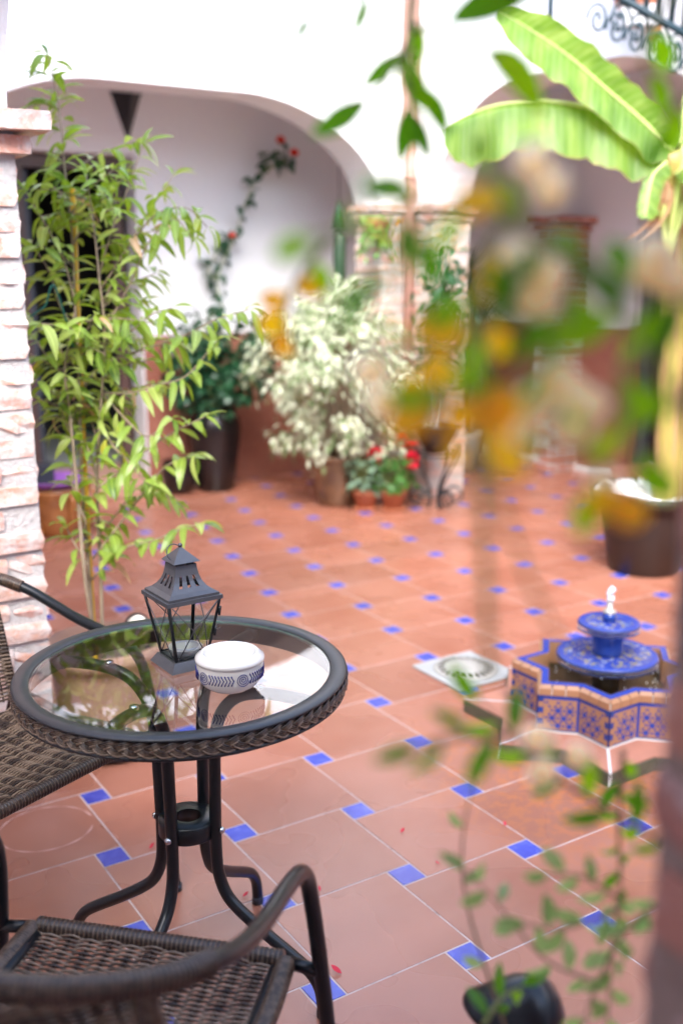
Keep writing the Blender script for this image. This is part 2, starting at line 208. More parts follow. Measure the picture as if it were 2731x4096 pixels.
    simple('door_wood', (.035, .02, .016), .4, 0, .3, 8)
    simple('door_frame', (.09, .05, .042), .4, 0, .2, 8)
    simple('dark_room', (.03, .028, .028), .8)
    simple('blue_grey_panel', (.06, .07, .085), .5)
    simple('pink_pipe', (.42, .22, .18), .5, 0, .1, 6)
    simple('marble', (.42, .43, .42), .4, 0, .15, 12, .05)
    simple('grate_metal', (.55, .53, .47), .45, .3, .2, 30, .2)
    simple('plinth_terracotta', (.46, .20, .13), .6, 0, .25, 12, .2)
    simple('white_joint', (.72, .70, .68), .8, 0, .1, 30)
    simple('mossy', (.10, .095, .06), .85, 0, .5, 25, .5)
    simple('tan_tile', (.42, .22, .115), .35, 0, .2, 9)
    simple('deep_blue_glaze', (.012, .05, .28), .12, 0, .3, 14, coat=.5)
    simple('edge_blue', (.03, .06, .34), .25, 0, .2, 20)
    simple('wet_brown', (.07, .05, .025), .25, 0, .4, 14, .3)
    simple('purple_brown_tile', (.28, .12, .14), .3, 0, .3, 40)
    b = NB('painted_disc'); mp = b.coord('pos')
    vo = b.new('ShaderNodeTexVoronoi'); vo.inputs['Scale'].default_value = 75; b.l(mp.outputs[0], vo.inputs['Vector'])
    v2 = b.new('ShaderNodeTexVoronoi'); v2.inputs['Scale'].default_value = 75; v2.feature = 'DISTANCE_TO_EDGE'; b.l(mp.outputs[0], v2.inputs['Vector'])
    sepc = b.new('ShaderNodeSeparateColor'); b.l(vo.outputs['Color'], sepc.inputs[0])
    c = b.ramp(sepc.outputs[0], [(0, (.03, .06, .36)), (.50, (.04, .08, .40)), (.52, (.40, .34, .14)), (.72, (.26, .25, .14)), (.74, (.45, .47, .50)), (1, (.05, .14, .42))])
    for e in c.node.color_ramp.elements: pass
    c = b.mix(b.ramp(v2.outputs[0], [(.05, 1.0), (.12, 0.0)]), c, (.035, .05, .30))
    b.set(c, .2, coat=.4)
    b = NB('water'); b.set((.80, .86, .95), .03); b.b.inputs['Transmission Weight'].default_value = .95; b.b.inputs['IOR'].default_value = 1.33
    b = NB('foam'); b.set((.93, .94, .95), .3)
    b.b.inputs['Subsurface Weight'].default_value = .2
    # foliage
    leafmat('vine_leaf', (.09, .18, .035), (.25, .37, .06), (.50, .43, .04), .32, .42)
    leafmat('vine_leaf_pale', (.16, .28, .06), (.36, .46, .12), (.45, .42, .05), .36, .42)
    leafmat('dry_leaf', (.45, .26, .13), (.6, .42, .26), None, .6, .3)
    leafmat('ficus_leaf', (.36, .44, .27), (.60, .64, .47), None, .4, .25, True)
    leafmat('ficus_leaf_green', (.10, .17, .07), (.20, .27, .12), None, .4, .2, False)
    leafmat('rose_leaf', (.012, .055, .025), (.035, .12, .05), None, .35, .2, False)
    leafmat('geranium_leaf', (.04, .14, .025), (.10, .24, .035), (.30, .38, .05), .5, .3, False)
    leafmat('sage_leaf', (.07, .14, .09), (.17, .26, .17), None, .6, .2, False)
    leafmat('yucca_leaf', (.01, .03, .015), (.03, .07, .035), None, .4, .15, False, tip=(.16, .09, .06))
    leafmat('jungle_leaf', (.08, .28, .008), (.22, .48, .02), (.45, .58, .05), .4, .6)
    leafmat('jungle_leaf_dark', (.03, .16, .008), (.09, .28, .012), None, .4, .5)
    leafmat('orange_leaf', (.80, .40, .03), (.88, .55, .07), None, .5, .6)
    leafmat('sprig_leaf', (.16, .30, .10), (.32, .48, .18), None, .45, .45)
    b = NB('banana_leaf'); tc = b.coord('UV'); 
    wv = b.new('ShaderNodeTexWave', wave_type='BANDS', bands_direction='Y'); wv.inputs['Scale'].default_value = 9; wv.inputs['Distortion'].default_value = .6; b.l(tc.outputs[0], wv.inputs[0])
    n = b.noise(b.coord('UV', (.5, 5, 1)), 2.2, 3)
    c = b.ramp(n, [(.3, (.08, .19, .025)), (.5, (.15, .29, .045)), (.68, (.28, .40, .10))])
    c = b.mix(b.mr(wv.outputs[1], 0, .22), c, (.32, .44, .16))
    sx = b.new('ShaderNodeSeparateXYZ'); b.l(tc.outputs[0], sx.inputs[0]); nn = b.noise(b.coord('UV', (1, 14, 1)), 3, 3)
    m1 = b.new('ShaderNodeMath', operation='SUBTRACT'); b.l(sx.outputs[0], m1.inputs[0]); m1.inputs[1].default_value = .5
    m2 = b.new('ShaderNodeMath', operation='ABSOLUTE'); b.l(m1.outputs[0], m2.inputs[0]); m3 = b.new('ShaderNodeMath', operation='MULTIPLY_ADD'); b.l(nn, m3.inputs[0]); m3.inputs[1].default_value = .07; b.l(m2.outputs[0], m3.inputs[2])
    c = b.mix(b.ramp(m3.outputs[0], [(.515, 0.0), (.545, 1.0)]), c, (.40, .30, .10))
    b.set(c, .38); b.bump(wv.outputs[1], .15, .003)
    tr = b.new('ShaderNodeBsdfTranslucent'); b.l(b.hsv(c, 1.7, 1.15, .475), tr.inputs[0])
    ms = b.new('ShaderNodeMixShader'); ms.inputs[0].default_value = .5
    b.l(b.b.outputs[0], ms.inputs[1]); b.l(tr.outputs[0], ms.inputs[2]); b.l(ms.outputs[0], b.out.inputs[0])
    b = NB('banana_trunk'); n = b.noise(b.coord('pos', (18, 18, 1.2)), 1.5, 4)
    b.set(b.ramp(n, [(.3, (.20, .19, .04)), (.5, (.38, .31, .08)), (.62, (.40, .24, .11)), (.75, (.45, .38, .18))]), .5)
    simple('midrib', (.42, .50, .16), .45)
build_mats()
simple('iron_teal', (.012, .035, .05), .5, .0)
simple('ring_stain', (.62, .36, .30), .6)
M = MATS
# ------------------------------------------------------------------ mesh helpers
class MB:
    def __init__(s): s.v = []; s.f = []; s.mi = []; s.uv = None; s.sm = []
    def add(s, vs, fs, mi=0, smooth=False):
        o = len(s.v); s.v += [tuple(v) for v in vs]
        for f in fs: s.f.append(tuple(i+o for i in f)); s.mi.append(mi); s.sm.append(smooth)
        return s
    def box(s, x0, x1, y0, y1, z0, z1, mi=0):
        return s.add([(x0,y0,z0),(x1,y0,z0),(x1,y1,z0),(x0,y1,z0),(x0,y0,z1),(x1,y0,z1),(x1,y1,z1),(x0,y1,z1)],
            [(0,3,2,1),(4,5,6,7),(0,1,5,4),(1,2,6,5),(2,3,7,6),(3,0,4,7)], mi)
    def tube(s, pts, r, n=8, mi=0, closed=False, caps=True, flat=None):
        P = [Vector(p) for p in pts]; N = len(P)
        rr = r if callable(r) else (lambda i: r[i] if isinstance(r, (list, tuple)) else r)
        T = []
        for i in range(N):
            a = P[(i-1) % N] if (closed or i > 0) else P[0]; b_ = P[(i+1) % N] if (closed or i < N-1) else P[-1]
            t = b_-a; T.append(t.normalized() if t.length > 1e-9 else Vector((0, 0, 1)))
        up = Vector((0, 0, 1)) if abs(T[0].z) < .9 else Vector((1, 0, 0))
        u = T[0].cross(up).normalized(); vs = []
        for i in range(N):
            u = (u - T[i]*u.dot(T[i])).normalized(); v = T[i].cross(u)
            q = rr(i)
            for k in range(n):
                a = 2*math.pi*k/n
                vs.append(P[i]+u*math.cos(a)*q+v*math.sin(a)*q)
        fs = []
        for i in range(N if closed else N-1):
            j = (i+1) % N
            for k in range(n):
                k2 = (k+1) % n; fs.append((i*n+k, i*n+k2, j*n+k2, j*n+k))
        if not closed and caps: fs += [tuple(range(n-1, -1, -1)), tuple((N-1)*n+k for k in range(n))]
        return s.add(vs, fs, mi, True)
    def lathe(s, prof, n=48, c=(0, 0, 0), mi=0, smooth=True, arc=None):
        vs = []; m = len(prof)
        for k in range(n):
            a = 2*math.pi*k/n
            for r, z in prof: vs.append((c[0]+r*math.cos(a), c[1]+r*math.sin(a), c[2]+z))
        fs = []
        for k in range(n):
            k2 = (k+1) % n
            for i in range(m-1):
                a, b_, c_, d = k*m+i, k2*m+i, k2*m+i+1, k*m+i+1
                if prof[i][0] < 1e-6: fs.append((a, c_, d))
                elif prof[i+1][0] < 1e-6: fs.append((a, b_, d))
                else: fs.append((a, b_, c_, d))
        return s.add(vs, fs, mi, smooth)
    def prism(s, poly, z0, z1, mi=0):
        n = len(poly)
        return s.add([(x, y, z0) for x, y in poly]+[(x, y, z1) for x, y in poly],
            [tuple(range(n-1, -1, -1)), tuple(range(n, 2*n))]+[(i, (i+1) % n, n+(i+1) % n, n+i) for i in range(n)], mi)
    def xf(s, m, start=0):
        for i in range(start, len(s.v)): s.v[i] = tuple(m @ Vector(s.v[i]))
        return s
    def mesh(s, name, mats, uvs=None, weld=False):
        me = bpy.data.meshes.new(name); me.from_pydata(s.v, [], s.f)
        for m in (mats if isinstance(mats, (list, tuple)) else [mats]): me.materials.append(M[m] if isinstance(m, str) else m)
        me.polygons.foreach_set('material_index', s.mi); me.polygons.foreach_set('use_smooth', s.sm)
        if uvs:
            ul = me.uv_layers.new(name='UVMap'); li = 0
            for p in me.polygons:
                for l in p.loop_indices: ul.data[l].uv = uvs[me.loops[l].vertex_index]
        me.update(); return me
    def build(s, name, mats, parent=None, uvs=None, bevel=None, loc=None):
        me = s.mesh(name, mats, uvs)
        o = bpy.data.objects.new(name, me); COL.objects.link(o)
        if parent: o.parent = parent
        if loc: o.location = loc
        if bevel:
            b = o.modifiers.new('bevel', 'BEVEL'); b.width = bevel; b.segments = 2; b.limit_method = 'ANGLE'; b.angle_limit = R(35)
        return o
def tag(o, label=None, cat=None, group=None, kind=None):
    if label: o['label'] = label
    if cat: o['category'] = cat; o['kind'] = 'thing'
    if group: o['group'] = group
    if kind: o['kind'] = kind
    return o
def thing(name, label, cat, loc=(0, 0, 0), rz=0, group=None):
    o = bpy.data.objects.new(name, None); COL.objects.link(o); o.location = loc; o.rotation_euler = (0, 0, rz); o.empty_display_size = .05
    return tag(o, label, cat, group)
def part(name, me, parent, mat=None, loc=None):
    o = bpy.data.objects.new(name, me); COL.objects.link(o); o.parent = parent
    if mat is not None: o.matrix_local = mat
    elif loc is not None: o.location = loc
    return o
def kids(o): return [c for c in bpy.data.objects if c.parent == o]
def copy_tree(o, parent=None):
    c = o.copy(); COL.objects.link(c); c.parent = parent
    for ch in kids(o): copy_tree(ch, c)
    return c
def smooth_path(pts, n=6, closed=False):
    P = [Vector(p) for p in pts]; out = []; N = len(P)
    for i in range(N if closed else N-1):
        p0 = P[(i-1) % N] if (closed or i > 0) else P[0]*2-P[1]; p1 = P[i]; p2 = P[(i+1) % N]
        p3 = P[(i+2) % N] if (closed or i < N-2) else P[-1]*2-P[-2]
        for k in range(n):
            t = k/n
            out.append(.5*((2*p1)+(-p0+p2)*t+(2*p0-5*p1+4*p2-p3)*t*t+(-p0+3*p1-3*p2+p3)*t**3))
    if not closed: out.append(P[-1])
    return out
def frame(pos, d, up=(0, 0, 1), s=1.0, roll=0):
    y = Vector(d).normalized(); u = Vector(up)
    x = y.cross(u)
    if x.length < 1e-4: x = y.cross(Vector((1, 0, 0)))
    x.normalize(); z = x.cross(y)
    m = Matrix((x, y, z)).transposed().to_4x4() @ Matrix.Rotation(roll, 4, 'Y')
    return Matrix.Translation(pos) @ m @ Matrix.Diagonal((s, s, s, 1))
def leaf_data(W=.3, curl=.3, fold=.25, n=6, shape=1.0, petiole=.08, wav=0):
    # unit length leaf along +Y, returns verts, faces, uvs
    v = []; f = []; uv = []
    for i in range(n+1):
        t = i/n; tt = petiole+(1-petiole)*t
        wd = W*.5*math.sin(math.pi*min(1, t**shape*.97+.015))**.8
        ang = curl*t*1.6; y = tt*math.cos(ang*.5); z = -tt*math.sin(ang*.7)
        wv = wav*math.sin(t*9)
        v += [(-wd, y, z+wd*fold+wv*wd), (0, y, z), (wd, y, z+wd*fold-wv*wd)]
        uv += [(0, t), (.5, t), (1, t)]
    for i in range(n):
        a = i*3; f += [(a, a+1, a+4, a+3), (a+1, a+2, a+5, a+4)]
    return v, f, uv
def leaf_mesh(name, mat, **k):
    v, f, uv = leaf_data(**k); m = MB(); m.add(v, f, 0, True); return m.mesh(name, mat, uv)
class Foliage:      # joined leaves
    def __init__(s): s.m = MB(); s.uv = []
    def leaf(s, mat4, ld, mi=0):
        v, f, uv = ld; s.m.add([mat4 @ Vector(p) for p in v], f, mi, True); s.uv += uv
    def build(s, name, mats, parent, kind=None):
        o = s.m.build(name, mats, parent, s.uv)
        if kind: o['kind'] = kind
        return o
def rv(a=1.0): return Vector((random.uniform(-a, a), random.uniform(-a, a), random.uniform(-a, a)))

# ------------------------------------------------------------------ the floor
A_, B_ = .33, .0727
Cam = Vector((-1.548, -2.555, 1.479)); FW = Vector((.5245, .8205, -.2274)); RT = Vector((.8419, -.5395, 0)); UP = RT.cross(FW)
def inview(p, m=1.12):
    d = Vector(p)-Cam; z = d.dot(FW)
    if z < .2: return None
    x = d.dot(RT)/z*2413/784; y = d.dot(UP)/z*2413/1176
    return z if abs(x) < m and abs(y) < m else None
fl = MB().box(-2.7, 5.4, -5.2, 5.2, -.12, -.0013); floor = fl.build('floor', 'grout')
tag(floor, kind='structure')
def tile_mesh(s, name, mat, g=.0024, bev=.0008):
    h = s/2-g; k = h-bev; m = MB()
    v = [(-h,-h,-.006),(h,-h,-.006),(h,h,-.006),(-h,h,-.006),(-h,-h,-bev),(h,-h,-bev),(h,h,-bev),(-h,h,-bev),(-k,-k,0),(k,-k,0),(k,k,0),(-k,k,0)]
    f = []
    for i in range(4):
        j = (i+1) % 4; f += [(i, j, 4+j, 4+i), (4+i, 4+j, 8+j, 8+i)]
    f.append((8, 9, 10, 11)); m.add(v, f); return m, m.mesh(name, mat)
tbm, tb = tile_mesh(A_, 'tile', 'terracotta_tile'); tsm, ts = tile_mesh(B_, 'blue_tile', 'blue_tile')
cells = []
U = (A_, -B_); V = (B_, A_)
for i in range(-24, 24):
    for j in range(-24, 24):
        cx = i*U[0]+j*V[0]; cy = i*U[1]+j*V[1]
        cells.append((cx, cy))
def laytiles(size, off, me, mbm, name, mat, zoff):
    L_ = []; rest = MB()
    for cx, cy in cells:
        x, y = cx+off[0], cy+off[1]
        if not (-2.55 < x < 5.3 and -5 < y < 5.1): continue
        z = inview((x, y, 0)); L_.append((z if z else 99, x, y))
    L_.sort()
    for k, (z, x, y) in enumerate(L_):
        dz = random.uniform(-.0004, .0004)
        if k < 290 and z < 99: part(name, me, floor, loc=(x, y, dz))
        else: rest.add([(a+x, b+y, c+dz) for a, b, c in mbm.v], mbm.f)
    if rest.v: rest.build(name+'_rest' if False else ('outer_tiles' if name == 'tile' else 'outer_blue_tiles'), mat, floor)['kind'] = 'stuff'
laytiles(A_, (-B_/2-A_/2, B_/2-A_/2), tb, tbm, 'tile', 'terracotta_tile', 0)
laytiles(B_, (0, 0), ts, tsm, 'blue_tile', 'blue_tile', 0)

# ------------------------------------------------------------------ bricks
def brick_variant(seed, fine=False):
    rnd = random.Random(seed); bm = bmesh.new(); bmesh.ops.create_cube(bm, size=1)
    bmesh.ops.subdivide_edges(bm, edges=bm.edges[:], cuts=2 if fine else 1, use_grid_fill=True)
    for v in bm.verts:
        n = Vector((rnd.uniform(-1, 1), rnd.uniform(-1, 1), rnd.uniform(-1, 1)))
        v.co += Vector((n.x*.012, n.y*.028, n.z*.035))
        for a in range(3):
            if abs(v.co[a]) > .42: pass
        c = sum(1 for a in range(3) if abs(v.co[a]) > .4)
        if c == 3: v.co *= .95
    me = bpy.data.meshes.new('brick'); bm.to_mesh(me); bm.free()
    return me
BR = {}
def bricks(mat):
    if mat not in BR:
        BR[mat] = []
        for k in range(7):
            me = brick_variant(k); me.materials.append(M[mat]); BR[mat].append(me)
    return BR[mat]
def put_brick(parent, mat, x0, x1, y0, y1, z0, z1, jit=.004):
    me = random.choice(bricks(mat)); o = part('brick', me, parent)
    j = lambda: random.uniform(-jit, jit)
    o.location = ((x0+x1)/2+j()-parent.location.x, (y0+y1)/2+j()-parent.location.y, (z0+z1)/2+j()*.3-parent.location.z); o.scale = (x1-x0+j(), y1-y0+j(), z1-z0+j()*.5)
    return o
def course(parent, mat, X0, X1, Y0, Y1, z0, z1, flip, t=.10, g=.012):
    def run(a, b, horiz, c0, c1):
        n = max(1, round((b-a)/.22)); e = [a+(b-a)*k/n for k in range(n+1)]
        for k in range(1, n): e[k] += random.uniform(-.02, .02)
        for k in range(n):
            if horiz: put_brick(parent, mat, e[k]+g/2, e[k+1]-g/2, c0, c1, z0, z1)
            else: put_brick(parent, mat, c0, c1, e[k]+g/2, e[k+1]-g/2, z0, z1)
    if flip:
        run(X0, X1, True, Y0, Y0+t); run(X0, X1, True, Y1-t, Y1); run(Y0+t, Y1-t, False, X0, X0+t); run(Y0+t, Y1-t, False, X1-t, X1)
    else:
        run(X0+t, X1-t, True, Y0, Y0+t); run(X0+t, X1-t, True, Y1-t, Y1); run(Y0, Y1, False, X0, X0+t); run(Y0, Y1, False, X1-t, X1)
def brick_pillar(name, label, boxes, zt=1.86, mat='brick', mort='mortar', ch=.066, cap=True, oh=(.03, .07)):
    x0 = min(b[0] for b in boxes); y0 = min(b[2] for b in boxes)
    t = thing(name, label, 'pillar', (x0, y0, 0))
    c = MB()
    for b in boxes: c.box(b[0]+.007-x0, b[1]-.007-x0, b[2]+.007-y0, b[3]-.007-y0, 0, zt-.003)
    c.build('mortar_core', mort, t)
    zc = zt-(.105 if cap else 0); n = round(zc/ch); h = zc/n
    for bi, b in enumerate(boxes):
        for k in range(n): course(t, mat, *b[:4], k*h+.007, (k+1)*h-.007, (k+bi) % 2)
        if cap:
            for lo, hi, o in ((zc+.004, zc+.048, oh[0]), (zc+.058, zt, oh[1])):
                course(t, mat, b[0]-o, b[1]+o, b[2]-o, b[3]+o, lo, hi, lo > zc+.02, t=.13, g=.008)
    return t
# ------------------------------------------------------------------ arcade walls
TOP = 3.7
def arch_pts(u0, u1, zs=1.86, zt=2.45, rx=.85, flat0=False, flat1=False, n=14):
    pts = []; e = 1.11
    for k in range(n+1):
        a = math.pi/2*k/n; pts.append((u0+rx*(1-max(0, math.cos(a))**e), zs+(zt-zs)*math.sin(a)**e))
    for k in range(n, -1, -1):
        a = math.pi/2*k/n; pts.append((u1-rx*(1-max(0, math.cos(a))**e), zs+(zt-zs)*math.sin(a)**e))
    return pts
def arcade(name, bottom, axis, c0, c1, top=TOP, cap=None):
    m = MB(); n = len(bottom); vs = []
    P = (lambda u, c, z: (u, c, z)) if axis == 'x' else (lambda u, c, z: (c, u, z))
    for u, z in bottom: vs += [P(u, c0, z), P(u, c0, top), P(u, c1, z), P(u, c1, top)]
    fs = []
    for i in range(n-1):
        a = i*4; b = a+4
        fs += [(a, b, b+1, a+1), (a+2, a+3, b+3, b+2), (a, a+2, b+2, b), (a+1, b+1, b+3, a+3)]
    fs += [(0, 1, 3, 2), (4*n-4, 4*n-2, 4*n-1, 4*n-3)]
    m.add(vs, fs)
    o = m.build(name, 'plaster'); bpy.context.view_layer.update()
    bm = bmesh.new(); bm.from_mesh(o.data); bmesh.ops.remove_doubles(bm, verts=bm.verts, dist=1e-5); bmesh.ops.recalc_face_normals(bm, faces=bm.faces); bm.to_mesh(o.data); bm.free()
    return o
# A: far facade (faces -Y), B: right facade (faces -X), C: near arcade (camera stands behind it)
wa = arcade('arcade_wall', [(-.743, 1.86), (-.40, 1.86)]+arch_pts(-.395, 2.335, zt=2.44, rx=.92)+[(2.337, 1.86), (2.557, 1.86)], 'x', 3.05, 3.35)
tag(wa, 'white far arcade wall over a wide flat-topped arch, facing the table', 'wall')
wb = arcade('arcade_wall', [(3.35, 1.86), (2.812, 1.86)]+[(u, z) for u, z in reversed(arch_pts(.64, 2.81, zt=2.48, rx=.75))]+[(.638, 1.86), (.34, 1.86)]+[(u, z) for u, z in reversed(arch_pts(-5.0, .338, zt=2.48, rx=.75))], 'y', 2.56, 2.86)
tag(wb, 'white right arcade wall above the arch behind the banana leaves', 'wall')
wc = arcade('arcade_wall', [(3.35, 1.86), (2.9, 1.86)]+[(u, z) for u, z in reversed(arch_pts(.585, 2.895, rx=.7))]+[(.583, 1.86), (.252, 1.86)]+[(u, z) for u, z in reversed(arch_pts(-2.12, .25, rx=.7))]+[(-2.122, 1.86), (-2.46, 1.86)]+[(u, z) for u, z in reversed(arch_pts(-5.0, -2.462, rx=.7))], 'y', -1.045, -.745)
tag(wc, 'rough white plaster wall resting on the near left brick pillar', 'wall')
brick_pillar('brick_pillar', 'near left pillar of pale pink rough bricks with stepped capital, beside the vine', [(-1.045, -.725, .25, .58)])
brick_pillar('brick_pillar', 'blurred brown brick pillar filling the lower right edge of the view', [(-1.045, -.72, -2.47, -2.135)], mat='red_brick', mort='dark_mortar')
brick_pillar('brick_pillar', 'far corner brick pillar behind the white-leaved shrub, pinkish downpipe in its angle', [(2.335, 2.553, 3.05, 3.35), (2.56, 2.86, 2.81, 3.35)], oh=(.015, .035))
brick_pillar('brick_pillar', 'reddish brick pillar against the far right gallery wall beside the tiled dado', [(3.80, 4.097, 3.0, 3.20)], mat='red_brick', mort='mortar', zt=1.82)
brick_pillar('brick_pillar', 'brick pillar of the right arcade behind the banana trunk at the right edge', [(2.56, 2.86, .34, .635)], oh=(.015, .035))
# gallery walls
def wallbox(name, label, *bx, mat='plaster'):
    m = MB()
    for b in bx: m.box(*b)
    o = m.build(name, mat); return tag(o, label, 'wall')
# back wall A plane y = 4.06 with doorway x .36 - 1.125 , z .13 - 2.17
bw = wallbox('gallery_wall', 'white back wall of the far gallery with red flowers climbing it', (-2.7, .36, 4.06, 4.26, 0, 2.76), (1.125, 5.3, 4.06, 4.26, 0, 2.76), (.36, 1.125, 4.06, 4.26, 2.17, 2.76))
def dado(parent, *bx):
    m = MB()
    for b in bx: m.box(*b)
    return m.build('tiled_dado', 'mosaic', parent)
dado(bw, (-2.7, .35, 4.045, 4.0595, 0, 1.035), (1.135, 5.3, 4.045, 4.0595, 0, 1.035))
m = MB().box(1.135, 4.1, 4.0, 4.044, 0.0, .012); 
rw = wallbox('gallery_wall', 'grey-white right gallery wall above a red tiled dado, left of the dark doorway', (4.1, 4.3, 2.56, 4.06, 0, 2.76), (4.1, 4.3, 1.5, 2.56, 2.25, 2.76), (4.1, 4.3, -5, 1.5, 0, 2.76))
dado(rw, (4.085, 4.0995, 2.545, 4.044, 0, 1.06), (4.0998, 4.3, 2.545, 2.5595, 0, 1.06))
kb = MB().box(4.06, 4.0848, 2.53, 4.02, 0, .05); kb.build('skirting', 'white_joint', rw)
rb = thing('side_entrance', 'dark brown door in the right gallery beside the banana trunk', 'door', (4.25, 2.0, 0))
MB().box(-.02, .0, -.48, .50, .12, 2.2).build('door_leaf', 'door_wood', rb); MB().box(-.06, -.021, .46, .555, .1, 2.24).box(-.06, -.021, -.5, .459, 2.15, 2.24).build('door_frame', 'blue_grey_panel', rb)
stp = MB().box(3.95, 4.3, 1.5, 2.54, 0, .11).build('door_step', 'plinth_terracotta', rb); stp.location = (-4.25, -2.0, 0)
# camera-side gallery and closing walls
wallbox('gallery_wall', 'white wall behind the camera side gallery', (-2.75, -2.55, -5.2, 4.05, 0, 2.76))
wallbox('end_wall', 'white wall closing the near end of the courtyard', (-2.54, 4.09, -5.2, -5.0, 0, TOP))
ce = MB().box(-2.54, -1.05, .25, 4.05, 2.72, 2.80).box(-2.54, -1.05, -4.99, -2.0, 2.72, 2.80).box(-1.05, 4.09, 3.36, 4.05, 2.72, 2.80).box(2.87, 4.09, -4.99, 3.35, 2.72, 2.80)  # unseen near-gallery stretch left open midway, shaped to let light onto the foreground
tag(ce.build('ceiling_with_light_gap', 'plaster'), kind='structure')
# upper storeys: pale parapets above the galleries
# roof eave tiles out of sight are left out

# far doorway ---------------------------------------------------------------
dw = thing('main_entrance', 'dark open doorway with brown frame behind the tall vine', 'door', (.74, 4.2, 0))
MB().box(-.385, -.30, -.03, .03, .13, 2.165).box(.265, .33, -.03, .03, .13, 2.165).box(-.299, .264, -.03, .03, 2.08, 2.165).build('door_frame', 'door_frame', dw)
MB().box(-.38, .38, -.138, .3, 0, .125).build('threshold', 'terracotta_pale', dw)
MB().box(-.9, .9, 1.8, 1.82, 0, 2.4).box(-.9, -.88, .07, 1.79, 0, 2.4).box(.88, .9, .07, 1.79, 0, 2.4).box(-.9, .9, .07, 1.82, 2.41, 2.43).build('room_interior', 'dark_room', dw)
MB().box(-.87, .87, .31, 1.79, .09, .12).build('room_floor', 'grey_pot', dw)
dl = MB().box(-.02, .02, 0, .62, .14, 2.07).build('door_leaf', 'blue_grey_panel', dw); dl.location = (-.27, .04, 0); dl.rotation_euler = (0, 0, R(-14))
st = MB().box(.30, 1.42, 3.90, 4.044, 0, .085); tag(st.build('doorstep', 'terracotta_pale', bevel=.008), 'pale terracotta step in front of the dark doorway', 'step')
# downpipe ------------------------------------------------------------------
dp = MB(); dp.tube([(2.525, 3.01, 0.0), (2.525, 3.01, TOP)], .036, 16)
d = dp.build('downpipe', 'pink_pipe'); tag(d, 'pinkish-brown downpipe in the corner between the two arcades', 'pipe')
for z in (.9, 2.0, 3.1): MB().tube([(2.525, 3.01, z), (2.525, 3.01, z+.03)], .041, 16).build('bracket', 'pink_pipe', d)
# black triangular wall sconce
s_ = thing('wall_sconce', 'black inverted triangular sconce high on the gallery wall right of the doorway', 'lamp', (1.09, 4.06, 2.53))
m = MB(); m.add([(-.10, 0, 0), (.10, 0, 0), (0, 0, -.29), (0, -.10, 0), (-.085, 0, 0), (.085, 0, 0)], [(0, 2, 3), (3, 2, 1), (0, 3, 1), (0, 1, 2)]); m.build('shade', 'black_glaze', s_)
MB().box(-.105, .105, -.012, 0, .001, .012).build('top_bar', 'black_metal', s_)
# narrow dark green lantern on pillar jamb
t = thing('wall_lantern', 'narrow dark green lantern hanging in front of the far arch jamb', 'lamp', (2.25, 3.40, 1.3))
MB().lathe([(.0, 0), (.03, .01), (.042, .06), (.045, .36), (.03, .40), (0, .41)], 8).build('body', 'yucca_leaf', t)
MB().lathe([(0, .411), (.05, .412), (.02, .55), (.004, .60), (0, .601)], 8).build('cap', 'rose_leaf', t)
MB().tube([(0, 0, .6), (0, 0, 1.2)], .003, 6).build('chain', 'iron', t)
